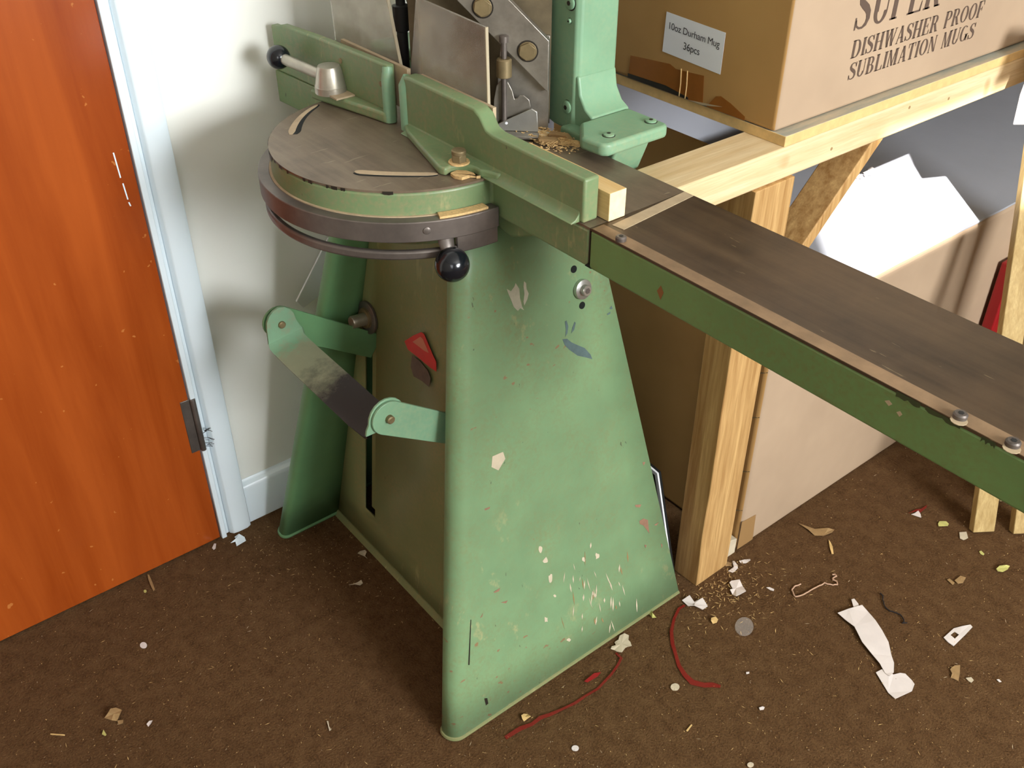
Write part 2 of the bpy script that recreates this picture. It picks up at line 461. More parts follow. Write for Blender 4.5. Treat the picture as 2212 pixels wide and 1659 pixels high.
bm = B(); prism(bm, [(-1.331, fy(.09)+.012, .09), (-1.313, fy(.09)+.012, .09), (-1.313, fy(.5)+.012, .5), (-1.331, fy(.5)+.012, .5)], (0, .008, 0)); link('slot_guide', bm, 'green_front', FP)
bm = B(); box(bm, -1.42, -1.20, .90, .904, .02, .7); link('slot_dark_backing', bm, 'dark_hole', FP)  # near-black sheet added behind the slot for the unlit interior

def plane_pt(px, py):      # point on the right side panel plane
    d = CR*(px-PCX) - CU*(py-PCY) + CF*F_PX
    n = Vector((1, 0, .18)); k = xs(0, 1)
    t = (k-n.dot(CP))/n.dot(d); return CP+d*t
PN = Vector((1, 0, .18)).normalized()
def onpanel(y, z, lift=.0004): return Vector((xs(z, 1), y, z))+PN*(lift+.0015)
def patch(name, yz, mat, lift=.0003, th=.0002, parent=None):
    bm = B(); prism(bm, [onpanel(y, z, lift) for y, z in yz], PN*th); return link(name, bm, mat, parent or SP, smooth=False)
# hex bolt with washer and the two holes
bp = onpanel(.9016, .6868)
bm = B(); lathe(bm, bp, PN, [(0, .0155), (.006, .0155), (.0068, .014)], 32); W1 = link('washer', bm, 'zinc', SP)
bm = B(); lathe(bm, bp+PN*.0068, PN, [(0, .0085), (.007, .0085), (.008, .0075)], 28)
hb = link('bolt', bm, 'zinc', SP)
bm = B(); hexprof(bm, bp+PN*.015, PN, .0045, .0006); link('hex_socket', bm, 'dark_steel', hb) if False else link('socket', bm, 'dark_steel', SP)
for (y, z) in ((.8905, .7215), (.9006, .66)):
    bm = B(); lathe(bm, onpanel(y, z, .0002), PN, [(0, .0058), (.0006, .0058)], 24); link('bolt_hole', bm, 'dark_hole', SP)
# worn patches on the panel (they belong to the paint)
def blob(cy, cz, w, h, n=11, seed=1, ang=0, j=.35):
    r = random.Random(seed); out = []
    for k in range(n):
        a = 2*math.pi*k/n; q = 1+r.uniform(-j, j)
        y, z = w/2*math.cos(a)*q, h/2*math.sin(a)*q
        out.append((cy+y*math.cos(ang)-z*math.sin(ang), cz+y*math.sin(ang)+z*math.cos(ang)))
    return out
def panel_poly(pix): return [(lambda p: (p.y, p.z))(plane_pt(*q)) for q in pix]
def c5(x, y): return (960+x*.25316, 360+y*.25316)
patch('paint_chip', panel_poly([c5(*p) for p in ((525, 1040), (560, 1060), (590, 1020), (600, 990), (632, 1040), (638, 1120), (655, 1190), (672, 1222), (640, 1205), (620, 1228), (585, 1195), (560, 1130), (540, 1085))]), 'chip_paint')
patch('paint_chip', panel_poly([c5(*p) for p in ((672, 975), (690, 990), (694, 1040), (712, 1080), (700, 1130), (675, 1182), (668, 1150), (676, 1080), (668, 1020))]), 'chip_paint')
patch('smear', panel_poly([c5(*p) for p in ((1000, 1470), (1040, 1465), (1075, 1495), (1130, 1520), (1190, 1545), (1240, 1600), (1255, 1640), (1200, 1625), (1130, 1610), (1060, 1560), (1020, 1520))]), 'stain_blue')
for k, pl in enumerate((((1022, 1320), (1036, 1310), (1050, 1360), (1042, 1420), (1024, 1450), (1030, 1390)), ((1075, 1420), (1100, 1390), (1114, 1330), (1104, 1320), (1085, 1370)), ((1380, 1255), (1410, 1235), (1408, 1250), (1385, 1265)), ((1402, 1205), (1420, 1185), (1428, 1210), (1412, 1215)))):
    patch('smear', panel_poly([c5(*p) for p in pl]), 'stain_blue')
def c9(x, y): return (900+x*.36166, 1059+y*.36166)
rng = random.Random(11)
for k in range(46):
    cx_, cy_ = rng.gauss(1050, 95), rng.gauss(600, 115)
    if cy_ > 830: continue
    L = rng.uniform(25, 90); w = rng.uniform(4, 11); a = rng.uniform(1.15, 1.75)
    dx, dy = math.cos(a)*L/2, math.sin(a)*L/2
    nx, ny = -math.sin(a)*w/2, math.cos(a)*w/2
    patch('paint_scuff', panel_poly([c9(cx_-dx, cy_-dy), c9(cx_+nx, cy_+ny), c9(cx_+dx, cy_+dy), c9(cx_-nx, cy_-ny)]), 'chip_scuff' if False else 'wood_dull' if k % 5 == 0 else 'paper_pale', .0003)
for (x, y, w, h, sd) in ((765, 415, 34, 34, 3), (735, 355, 26, 40, 4), (795, 520, 20, 50, 5), (820, 628, 16, 16, 6), (905, 890, 30, 22, 7), (768, 770, 22, 30, 8), (1075, 390, 26, 36, 9), (995, 410, 20, 30, 10)):
    patch('paint_scuff', panel_poly([c9(p[0], p[1]) for p in blob(x, y, w, h, 9, sd)]), 'paper_pale')
def qd(x, y): return (1360+x*.2171, 940+y*.2171)
for pl in (((90, 850), (130, 825), (175, 840), (180, 900), (190, 975), (165, 940), (130, 895), (95, 880)), ((45, 690), (110, 685), (95, 715), (55, 712)), ((120, 265), (150, 262), (132, 300)), ((235, 890), (285, 860), (260, 895)), ((140, 1085), (165, 1090), (150, 1120)), ((305, 1070), (322, 1090), (312, 1120))):
    patch('red_scuff', panel_poly([qd(*p) for p in pl]), 'scuff_red')
for pl in (((400, 108), (435, 95), (430, 108), (405, 118)), ((455, 605), (495, 580), (488, 600), (462, 610)), ((375, 760), (392, 730), (388, 752)), ((500, 668), (540, 655), (530, 672))):
    patch('red_scuff', panel_poly([c9(*p) for p in pl]), 'scuff_red')
patch('scratch', panel_poly([c9(*p) for p in ((318, 770), (322, 770), (312, 1040), (304, 1040))]), 'oil')
patch('scratch', panel_poly([c9(*p) for p in ((400, 1240), (418, 1238), (424, 1270), (410, 1282))]), 'oil')
patch('paint_scuff', panel_poly([(1062, 985), (1085, 975), (1090, 990), (1075, 1015), (1060, 1008)]), 'paper_pale')

# red triangular sticker and smear on the front panel
PF = Vector((0, -1, .10)).normalized()
def fp(x, z, lift=.0045): return Vector((x, fy(z), z))+PF*lift
def fp_px(px, py, lift=.0045):
    d = CR*(px-PCX) - CU*(py-PCY) + CF*F_PX
    n = Vector((0, 1, -.10)); t = (.679-n.dot(CP))/n.dot(d); return CP+d*t+PF*.0006
def p1(x, y): return (540+x*.25316, 600+y*.25316)
def fpatch(name, pix, mat, th=.0003, lift=0):
    bm = B(); prism(bm, [fp_px(*p)+PF*lift for p in pix], PF*th); return link(name, bm, mat, FP, smooth=False)
st = fpatch('warning_sticker', [p1(1322, 540), p1(1400, 490), p1(1465, 462), p1(1490, 480), p1(1560, 650), p1(1592, 715), p1(1594, 800), p1(1540, 765), p1(1440, 680), p1(1350, 610)], 'sticker')
fpatch('sticker_print', [p1(1392, 545), p1(1460, 500), p1(1482, 520), p1(1530, 640), p1(1490, 620)], 'sticker_print', .0002, .0004)
fpatch('smear', [p1(1385, 660), p1(1440, 700), p1(1520, 790), p1(1545, 860), p1(1530, 930), p1(1470, 880), p1(1400, 840), p1(1375, 760)], 'stain_purple')

# cast table: round bed plus straight bed
ZT = .91
DC = (-1.165, .735); DR = .193
YA, YB = .742, .905
XL, XR = -1.535, -.781
a0 = math.asin((YA-DC[1])/DR)
bm = B()
pts = [(XR, YA), (XR, YB), (XL, YB), (XL, YA-.014)]
# arc from left junction to right junction (front side)
N = 72
aL = math.pi-a0; aR = 2*math.pi+a0
pts += [(DC[0]+DR*math.cos(aL+(aR-aL)*k/N), DC[1]+DR*math.sin(aL+(aR-aL)*k/N)) for k in range(N+1)]
prism(bm, [(x, y, ZT-.003) for x, y in pts], (0, 0, .003), 0)
TT = link('table_top', bm, 'table_top', G)
bm = B()
prism(bm, [(DC[0]+(x-DC[0])*1.004 if False else x, y, .856) for x, y in pts], (0, 0, ZT-.003-.856))
o = link('table_casting', bm, 'green_cast', G, .004, 3); TC = o
# thicker rib underneath joining the stand, rounded lug
bm = B(); lathe(bm, (DC[0], DC[1]+.02, .80), (0, 0, 1), [(0, .14), (.056, .175)], 48); link('table_hub', bm, 'green_cast', TC)
bm = B()
lug = [(-.985, .752, .857), (-.885, .752, .857), (-.905, .752, .845), (-.945, .752, .828), (-.970, .752, .832)]
prism(bm, lug, (0, .05, 0)); link('table_lug', bm, 'green_cast', TC, .003)
# curved slots filled with pale sawdust
def arc_slot(c, r, a_0, a_1, w, n=24):
    top, bot = [], []
    for k in range(n+1):
        a = a_0+(a_1-a_0)*k/n
        e = math.sin(math.pi*min(1, max(0, k/n)))**.25 if 0 < k < n else .25
        top.append((c[0]+(r+w*e/2)*math.cos(a), c[1]+(r+w*e/2)*math.sin(a)))
        bot.append((c[0]+(r-w*e/2)*math.cos(a), c[1]+(r-w*e/2)*math.sin(a)))
    return top+bot[::-1]
def curve_slot(pts2, w, name, mat, z=ZT, th=.0006, n=20, taper=1.0):
    # smooth through three points (circle-ish bezier)
    a, b, c = [Vector((p[0], p[1], 0)) for p in pts2]
    ctrl = b*2-(a+c)/2
    L, R_ = [], []
    for k in range(n+1):
        t_ = k/n; p = a*(1-t_)**2+ctrl*2*t_*(1-t_)+c*t_**2
        d = (ctrl-a)*2*(1-t_)+(c-ctrl)*2*t_; nn = Vector((-d.y, d.x, 0)).normalized()
        ww = w*(taper+(1-taper)*t_)*(.35 if k in (0, n) else .8 if k in (1, n-1) else 1)
        L.append((p+nn*ww/2)); R_.append((p-nn*ww/2))
    poly = L+R_[::-1]
    bm = B(); prism(bm, [(p.x, p.y, z) for p in poly], (0, 0, th)); return link(name, bm, mat, TT, smooth=False)
curve_slot([(-1.345, .697), (-1.312, .650), (-1.262, .611)], .016, 'curved_slot', 'dark_hole', ZT+.0001, .0002, taper=.45)
curve_slot([(-1.345, .694), (-1.314, .647), (-1.264, .605)], .0105, 'slot_dust', 'strip', ZT+.0003, .0006, taper=.5)
curve_slot([(-1.094, .606), (-1.058, .640), (-1.019, .689)], .0110, 'curved_slot', 'dark_hole', ZT+.0001, .0002, taper=1.2)
curve_slot([(-1.096, .609), (-1.060, .643), (-1.021, .690)], .0092, 'slot_dust', 'strip', ZT+.0003, .0006, taper=1.3)
# chipped rim paint
def rim_patch(pix, mat='oil'):
    pass
rng = random.Random(5)
for k in range(26):
    a = math.radians(rng.uniform(-140, -40)) if k > 3 else math.radians(-106-k*1.6)
    h = rng.uniform(.001, .0035) if k > 3 else rng.uniform(.006, .010); w = rng.uniform(.004, .012)/DR
    bm = B(); q = []
    for j in range(5):
        aa = a+w*(j/4-.5); q.append((DC[0]+(DR+.0006)*math.cos(aa), DC[1]+(DR+.0006)*math.sin(aa)))
    a_ = [bm.verts.new((x, y, ZT-.0005)) for x, y in q]; b_ = [bm.verts.new((x, y, ZT-.003-h*rng.uniform(.3, 1))) for x, y in q]
    for j in range(4): bm.faces.new((a_[j], a_[j+1], b_[j+1], b_[j]))
    link('chipped_paint', bm, 'oil', TC, smooth=False)

# steel index band under the round bed
def ring_band(bm, r0, r1, z0, z1, d0, d1, n=60):
    prev = None
    for k in range(n+1):
        a = math.radians(d0+(d1-d0)*k/n); ca, sa = math.cos(a), math.sin(a)
        q = [bm.verts.new((DC[0]+r*ca, DC[1]+r*sa, z)) for r, z in ((r0, z0), (r1, z0), (r1, z1), (r0, z1))]
        if prev:
            for j in range(4): bm.faces.new((prev[j], prev[(j+1) % 4], q[(j+1) % 4], q[j]))
        else: bm.faces.new(q[::-1])
        prev = q
    bm.faces.new(prev)
bm = B(); ring_band(bm, .196, .2125, .846, .8745, -165, 1); IB = link('index_band', bm, 'dark_steel', G, .0012)
bm = B(); ring_band(bm, .1885, .1965, .8735, .8755, -160, -22); link('band_dust', bm, 'strip', IB)
bm = B(); ring_band(bm, .1945, .2085, .8735, .8775, -22, -3, 14); link('sawdust_ridge', bm, 'sawdust', IB)
bm = B(); ring_band(bm, .199, .2085, .818, .831, -165, -14); GR = link('guide_rail', bm, 'dark_steel', IB, .003)
bm = B(); ring_band(bm, .2015, .2095, .822, .848, -16, 1, 14); link('band_end_plate', bm, 'dark_steel', IB, .001)
def radial(a, r, z): return Vector((DC[0]+r*math.cos(math.radians(a)), DC[1]+r*math.sin(math.radians(a)), z))
for a, rr in ((-27, .005), (-137, .0045)):
    d = Vector((math.cos(math.radians(a)), math.sin(math.radians(a)), 0))
    bm = B(); lathe(bm, radial(a, .2122, .862), d, [(0, rr), (.0012, rr), (.0018, rr*.8)], 20); link('band_screw', bm, 'dark_steel' if a > -50 else 'zinc', IB)
# locking lever with ball
LV_c = Vector((-.951, .659, .816))
bm = B(); lathe(bm, LV_c, (1, -.4, -.2), sphere_prof(.0232, 24), 36); LB = link('lever_ball', bm, 'black_ball', G)
bm = B(); tube(bm, [radial(-20, .205, .842), radial(-20, .213, .834), LV_c+Vector((-.010, .004, .008))], [.011, .010, .007], 14, True, .7); link('lever_neck', bm, 'dark_steel', LB)

# wing extension (long bed to the right)
XE = .10
bm = B(); box(bm, XR+.0012, XE, YA, YB, ZT-.003, ZT); WT = link('extension_top', bm, 'wing_top', G)
bm = B(); box(bm, XR+.0012, XE, YA, YB, .856, ZT-.003); WC = link('extension_casting', bm, 'green_wing', G, .003, 3)
bm = B(); box(bm, XR+.004, XE, YA+.0005, YA+.019, ZT, ZT+.0004)
link('worn_front_edge', bm, 'worn_edge', WT)
bm = B(); prism(bm, [(-.7697, .7674, ZT), (-.752, .7698, ZT), (-.7653, YB-.001, ZT), (-.7806, YB-.001, ZT)], (0, 0, .0006)); link('joint_strip', bm, 'strip', WT)
for x in (-.7346, -.3011, -.2516):
    bm = B(); lathe(bm, (x, .7485, ZT), (0, 0, 1), [(0, .0065), (.0045, .0065), (.006, .0052)], 24)
    sc = link('cap_screw', bm, 'dark_steel', WT)
    bm = B(); hexprof(bm, (x, .7485, ZT+.006), (0, 0, 1), .0028, .0003); link('socket', bm, 'black', WT)
    if x > -.5:
        bm = B(); lathe(bm, (x+.002, .744, ZT+.0004), (0, 0, 1), [(0, .0075), (.0006, .0075)], 12); link('chipped_spot', bm, 'strip', WT)
for k, (x0, x1) in enumerate(((-.36, -.335), (-.33, -.295), (-.275, -.262), (-.22, -.19))):
    bm = B(); rr = random.Random(20+k); n = 8; top = [(x0+(x1-x0)*i/n, YA-.0006, ZT-.0008) for i in range(n+1)]
    low = [(p[0], p[1], ZT-.003-rr.uniform(0, .004)) for p in top]
    prism(bm, top+low[::-1], (0, -.0002, 0)); link('grease_patch', bm, 'grease_green', WC, smooth=False)
for (x, z, w, h) in ((-.66, .877, .005, .009), (-.365, .893, .004, .003), (-.352, .888, .003, .003)):
    bm = B(); prism(bm, [(x-w, YA-.0004, z), (x, YA-.0004, z+h), (x+w, YA-.0004, z+h*.2), (x+w*.3, YA-.0004, z-h)], (0, -.0003, 0)); link('chipped_spot', bm, 'rust' if x < -.5 else 'strip', WC, smooth=False)
bm = B(); prism(bm, [(XR-.006, YA-.0002, .857), (XR+.006, YA-.0002, .857), (XR, YA-.0002, .863)], (0, .01, 0)); link('joint_notch', bm, 'dark_hole', WC)
bm = B(); box(bm, XR-.0006, XR+.0012, YA+.0004, YB, .857, ZT-.001); link('joint_gap', bm, 'oil', WC)

# fences -------------------------------------------------------------
def extr_x(bm, prof, x0, x1, y_off0=0, y_off1=0):
    a = [bm.verts.new((x0, y+y_off0, z)) for y, z in prof]; b = [bm.verts.new((x1, y+y_off1, z)) for y, z in prof]
    n = len(prof); bm.faces.new(a); bm.faces.new(b[::-1])
    for i in range(n): bm.faces.new((a[i], b[i], b[(i+1) % n], a[(i+1) % n]))
# right fence: tall part then lower part
def fence_plate(bm, stations, y0, y1, zb):
    """stations (x, ztop); plate between y0,y1"""
    rows = []
    for (x, zt, dy) in stations:
        rows.append([bm.verts.new(p) for p in ((x, y0+dy, zb), (x, y1+dy, zb), (x, y1+dy, zt), (x, y0+dy, zt))])
    bm.faces.new(rows[0]); bm.faces.new(rows[-1][::-1])
    for a, b in zip(rows, rows[1:]):
        for j in range(4): bm.faces.new((a[j], b[j], b[(j+1) % 4], a[(j+1) % 4]))
bm = B()
fence_plate(bm, [(-1.176, .989, 0), (-1.16, .991, 0), (-1.01, .9905, 0), (-.998, .985, 0), (-.985, .970, 0), (-.97, .966, 0), (-.90, .966, 0), (-.793, .967, 0)], .742, .766, ZT)
FR = link('fence', bm, 'green_cast', G, .0035, 3)
bm = B()   # curved foot fillet along the fence
prof = [(.744, ZT), (.744, .932), (.741, .920), (.736, .914), (.729, .912), (.7285, ZT)]
extr_x(bm, prof, -1.168, -.800); link('fence_foot', bm, 'green_cast', FR, .001)
bm = B()   # rounded upright end near the gap
tube(bm, [(-1.176, .747, ZT+.001), (-1.176, .747, .975), (-1.173, .750, .988)], [.010, .010, .007], 16); link('fence_end_post', bm, 'green_clean', FR)
bm = B()   # triangular flange on the bed
fl = [(-1.180, .744), (-1.150, .730), (-1.0185, .6916)]
hc = (-.9965, .716); hr = .014
fl += [(hc[0]+hr*math.cos(a), hc[1]+hr*math.sin(a)) for a in [math.radians(d) for d in (230, 200, 170, 140, 110, 80, 50, 20)]]
fl = [(-1.182, .744), (-1.150, .728), (-1.0185, .690), (-1.009, .694), (-1.0115, .705), (-1.008, .716), (-.999, .724), (-.988, .727), (-.977, .726), (-.971, .731), (-.952, .736), (-.95, .746)]
prism(bm, [(x, y, ZT+.0003) for x, y in fl], (0, 0, .011)); link('fence_flange', bm, 'green_cast', FR, .003, 3)
bm = B(); prism(bm, [(x, y, ZT+.0004) for x, y in [(-1.006, .700), (-1.0085, .712), (-1.0, .721), (-.988, .724), (-.977, .721), (-.975, .726), (-.985, .716), (-.985, .703), (-.995, .698)]], (0, 0, .004)); link('sawdust_pile', bm, 'sawdust', FR)
# bolt on the flange
bm = B(); lathe(bm, (-1.014, .720, ZT+.011), (0, 0, 1), [(0, .0145), (.002, .014)], 24); wsh = link('washer', bm, 'sawdust', FR)
bm = B(); hexprof(bm, (-1.014, .720, ZT+.013), (0, 0, 1), .0105, .010); lathe(bm, (-1.014, .720, ZT+.023), (0, 0, 1), [(0, .0098), (.005, .0098), (.006, .0085)], 24)
link('hex_bolt', bm, 'bolt', FR, .0006)
for (x, z) in ((-1.148, .972), (-1.03, .960)):
    bm = B(); lathe(bm, (x, .744, z), (0, -1, 0), [(0, .0042), (.0008, .0042), (.0012, .003)], 18); link('fence_screw', bm, 'bolt', FR)
bm = B(); box(bm, -1.168, -1.0, .7665, .772, .93, .988); link('guard_mount_strip', bm, 'strip', FR)
# left fence, rotated slightly so that its far end comes forward
bm = B()
st_ = []
for x in (-1.218, -1.235, -1.30, -1.40, -1.50, -1.520, -1.533):
    t_ = (-1.213-x)/(.32); zt = .993 if x > -1.5 else (.990 if x > -1.52 else .984)
    st_.append((x, zt, -.020*t_))
fence_plate(bm, st_, .744, .758, ZT); FL = link('fence', bm, 'green_cast', G, .003, 3)
bm = B(); tube(bm, [(-1.2175, .744, ZT+.001), (-1.2175, .744, .972), (-1.221, .747, .990)], [.0095, .0095, .007], 16); link('fence_end_post', bm, 'green_clean', FL)
bm = B(); prism(bm, [(-1.376, .700, ZT+.0003), (-1.246, .727, ZT+.0003), (-1.214, .733, ZT+.0003), (-1.214, .746, ZT+.0003), (-1.376, .738, ZT+.0003)], (0, 0, .016)); link('fence_flange', bm, 'green_cast', FL, .004, 3)
bm = B()
fence_plate(bm, [(-1.533, .9105, -.0205), (-1.36, .9105, -.009)], .742, .752, .858)
link('fence_skirt', bm, 'green_cast', FL, .001)
for (x, z, dy) in ((-1.335, .972, -.008), (-1.235, .962, -.001)):
    bm = B(); lathe(bm, (x, .744+dy, z), (0, -1, 0), [(0, .0042), (.0008, .0042), (.0012, .003)], 18); link('fence_screw', bm, 'bolt', FL)
bm = B(); box(bm, -1.372, -1.190, .760, .766, .93, .991); link('guard_mount_strip', bm, 'strip', FL)
# clamp handle
hcx, hcy = -1.343, .719
bm = B(); lathe(bm, (hcx, hcy, ZT+.0165), (0, 0, 1), [(0, .0245), (.010, .0242), (.011, .0232), (.036, .0185), (.040, .0165)], 40); CH = link('clamp_hub', bm, 'aluminium', G)
bm = B(); box(bm, hcx+.005, hcx+.04, hcy-.014, hcy+.018, ZT+.0165, ZT+.019); link('clamp_plate', bm, 'strip', CH)
bc = Vector((-1.462, .6966, .954))
bm = B(); tube(bm, [(hcx-.012, hcy-.002, .947), bc+Vector((.012, .002, 0))], [.0085, .0085], 18); link('clamp_shaft', bm, 'aluminium', CH)
bm = B(); lathe(bm, bc, (1, .1, 0), sphere_prof(.0185, 24), 32); link('clamp_ball', bm, 'black_ball', CH)
# acrylic guards
def pane(name, poly, y, th, dyl=0):
    bm = B(); prism(bm, [(x, y+(dyl if i in (0, len(poly)-1) else 0), z) for i, (x, z) in enumerate(poly)], (0, th, 0)); return link(name, bm, 'acrylic', G, .0004, 1, smooth=False)
GRD = pane('guard_pane', [(-1.2035, .970), (-1.0205, .972), (-1.0235, 1.0842), (-1.1772, 1.090)], .773, .004)
bm = B(); prism(bm, [(-1.0203, .7728, .965), (-1.0203, .7772, .965), (-1.0233, .7772, 1.0842), (-1.0233, .7728, 1.0842)], (.0018, 0, 0)); link('guard_edge', bm, 'acrylic_edge', GRD)
GL = pane('guard_pane', [(-1.402, .968), (-1.216, .975), (-1.2525, 1.11), (-1.408, 1.11)], .767, .004)
bm = B(); prism(bm, [(-1.216, .7668, .975), (-1.216, .7712, .975), (-1.2525, .7712, 1.11), (-1.2525, .7668, 1.11)], (.0018, 0, 0)); link('guard_edge', bm, 'acrylic_edge', GL)

# knife plates at 45 degrees in plan
U = Vector((1, 1, 0)).normalized(); Nn = Vector((1, -1, 0)).normalized(); O = Vector((-1.045, .90, 0))
def kp(u, z, n=0, mirror=False):
    p = O+U*u+Nn*n+Z*z
    if mirror: p = Vector((2*-1.195-p.x, p.y, p.z))
    return p
for mir in (False, True):
    nv = Nn if not mir else Vector((-Nn.x, Nn.y, 0))
    bm = B(); prism(bm, [kp(*q, 0-.008, mir) for q in ((.0, .912), (.0, 1.045), (-.066, 1.045), (-.072, .985), (-.074, .912))], nv*.006); KP = link('knife_plate', bm, 'steel', G, .0006)
    bm = B(); prism(bm, [kp(*q, 0, mir) for q in ((0, .9708), (0, 1.042), (-.051, 1.091), (-.12, 1.155), (-.19, 1.155), (-.122, 1.089))], nv*.012); KB = link('knife_carrier', bm, 'steel', KP, .0008)
    if not mir:
        for (u_, z_) in ((-.029, 1.0273), (-.090, 1.0836)):
            bm = B(); lathe(bm, kp(u_, z_, .0118), nv, [(0, .0148), (.0008, .0148)], 28); link('bolt_recess', bm, 'oil', KP)
            bm = B(); lathe(bm, kp(u_, z_, .0122), nv, [(0, .0128), (.001, .0128)], 28); hexprof(bm, kp(u_, z_, .013), nv, .0122, .0035, .4); link('hex_bolt', bm, 'bolt', KP, .0008)
        # knife blade darker behind the diagonal, dark interior
    bm = B(); prism(bm, [kp(*q, -.03, mir) for q in ((.0, .912), (.0, 1.16), (-.2, 1.16), (-.2, .912))], nv*.003); link('blade_backing', bm, 'grimy', KP)
# hold-down: spindle, knurled sleeve, bracket
HP = O+U*(-.061)+Nn*.016
bm = B(); lathe(bm, HP+Z*.912, (0, 0, 1), [(0, .004), (.128, .004), (.128, .0065), (.136, .0065), (.137, .005)], 18); HD = link('hold_down_spindle', bm, 'dark_steel', G)
bm = B(); lathe(bm, HP+Z*.992, (0, 0, 1), [(0, .009), (.001, .0108), (.024, .0108), (.026, .009)], 48)
for v in bm.verts:
    pass
link('knurled_sleeve', bm, 'rust_steel' if False else 'bolt', HD)
bm = B(); prism(bm, [kp(*q, .010) for q in ((-.077, .916), (-.076, .958), (-.072, .978), (-.066, .986), (-.056, .984), (-.050, .972), (-.047, .960), (-.043, .9615), (-.040, .966), (-.034, .966), (-.026, .960), (-.024, .950), (-.027, .945), (-.068, .928))], Nn*.003)
link('hold_down_bracket', bm, 'steel', HD, .0006)
bm = B(); box(bm, -1e-3, 1e-3, -1e-3, 1e-3, 0, 1e-3); bm.free()
bm = B(); prism(bm, [kp(*q, .016) for q in ((-.0595, .935), (-.0575, .935), (-.0575, .968), (-.0595, .968))], Nn*.0006); link('bracket_slot', bm, 'oil', HD)
bm = B(); prism(bm, [kp(*q, .018) for q in ((-.072, .917), (-.068, .927), (-.022, .950), (-.014, .946), (-.012, .917))], Nn*.003)
ang = link('angle_stop', bm, 'zinc', HD, .0006)
bm = B(); prism(bm, [kp(*q, .018) for q in ((-.074, .9125), (-.010, .9125), (-.010, .9165), (-.074, .9165))], Nn*.022); link('angle_foot', bm, 'steel', HD, .0006)
bm = B(); lathe(bm, kp(-.0575, .928, .0208), Nn, [(0, .0022), (.0006, .0018)], 14); link('stop_rivet', bm, 'label', HD)
# hanging dark press foot in the gap between the guards
HX = (-1.262, .802)
bm = B(); lathe(bm, (HX[0], HX[1], .93), (0, 0, 1), [(0, .008), (.09, .008), (.092, .011), (.127, .0125), (.128, .007), (.2, .007)], 24); link('press_foot', bm, 'black', G)

# columns ----------------------------------------------------------
def column(s, cx=-1.195):
    def X(x): return x if s > 0 else 2*cx-x
    bm = B()
    rows = []
    for z, f, xo in ((ZT+.001, .010, .004), (.93, .004, .001), (.955, 0, 0), (1.0, 0, 0), (1.35, 0, 0)):
        pts = [(-1.082, .932), (-1.062, .928-f*.2), (-1.024+xo*.3, .928-f*.3), (-1.018+xo, .935), (-1.018+xo, 1.0+f), (-1.024, 1.006+f), (-1.082, 1.006)]
        rows.append([bm.verts.new((X(x), y, z)) for x, y in pts])
    bm.faces.new(rows[0]); bm.faces.new(rows[-1])
    for a, b in zip(rows, rows[1:]):
        for j in range(len(a)): bm.faces.new((a[j], a[(j+1) % len(a)], b[(j+1) % len(b)], b[j]))
    co_ = link('column', bm, 'green_clean', G, .0025, 3)
    for (z, r) in ((.9424, .0095), (1.0861, .0095), (1.0623, .0035), (1.22, .0095)):
        x = X(-1.036)
        bm = B(); lathe(bm, (x, .9285, z), (0, -1, 0), [(0, r*1.12), (.0006, r*1.12)], 24); link('bolt_recess', bm, 'oil', co_)
        bm = B(); lathe(bm, (x, .928, z), (0, -1, 0), [(0, r*.92), (.0025, r*.92), (.0035, r*.75)], 24); sb = link('column_bolt', bm, 'green_clean', co_)
        bm = B(); lathe(bm, (x, .9243, z), (0, -1, 0), [(0, r*.36), (.0004, r*.36)], 6); link('socket', bm, 'oil', co_)
    # foot with flare and ear
    bm = B()
    prism(bm, [(X(x), y, z) for x, y, z in ((-1.03, .93, .905), (-.985, .93, .905), (-.985, .93, .94), (-1.0, .93, .948), (-1.012, .93, .965), (-1.017, .93, .99), (-1.03, .93, .99))], (0, .072, 0))
    link('column_foot', bm, 'green_clean', co_, .003, 3)
    bm = B(); prism(bm, [(X(x), y, .922) for x, y in ((-.985, .907), (-.945, .872), (-.908, .876), (-.901, .884), (-.901, .992), (-.908, 1.0), (-.985, 1.0))], (0, 0, .018)); link('foot_ear', bm, 'green_clean', co_, .005, 4)
    bm = B(); prism(bm, [(X(x), .909, z) for x, z in ((-1.03, .86), (-.945, .86), (-.930, .875), (-.912, .921), (-1.03, .921))], (0, .065, 0)); link('foot_rib', bm, 'green_clean', co_, .004, 3)
    for (y) in ((.905), (.985)):
        bm = B(); lathe(bm, (X(-.925), y, .940), (0, 0, 1), [(0, .009), (.0006, .009)], 24); link('bolt_recess', bm, 'oil', co_)
        bm = B(); lathe(bm, (X(-.925), y, .9402), (0, 0, 1), [(0, .0078), (.0022, .0078), (.003, .006)], 24); link('foot_bolt', bm, 'green_clean', co_)
        bm = B(); hexprof(bm, (X(-.925), y, .9434), (0, 0, 1), .003, .0003); link('socket', bm, 'oil', co_)
column(1); column(-1)
bm = B(); box(bm, -1.33, -1.06, .955, .99, 1.27, 1.35); link('cross_head', bm, 'green_clean', G, .003)
bm = B(); box(bm, -1.308, -1.082, .985, 1.0, .93, 1.27); link('press_back', bm, 'dark_steel', G)

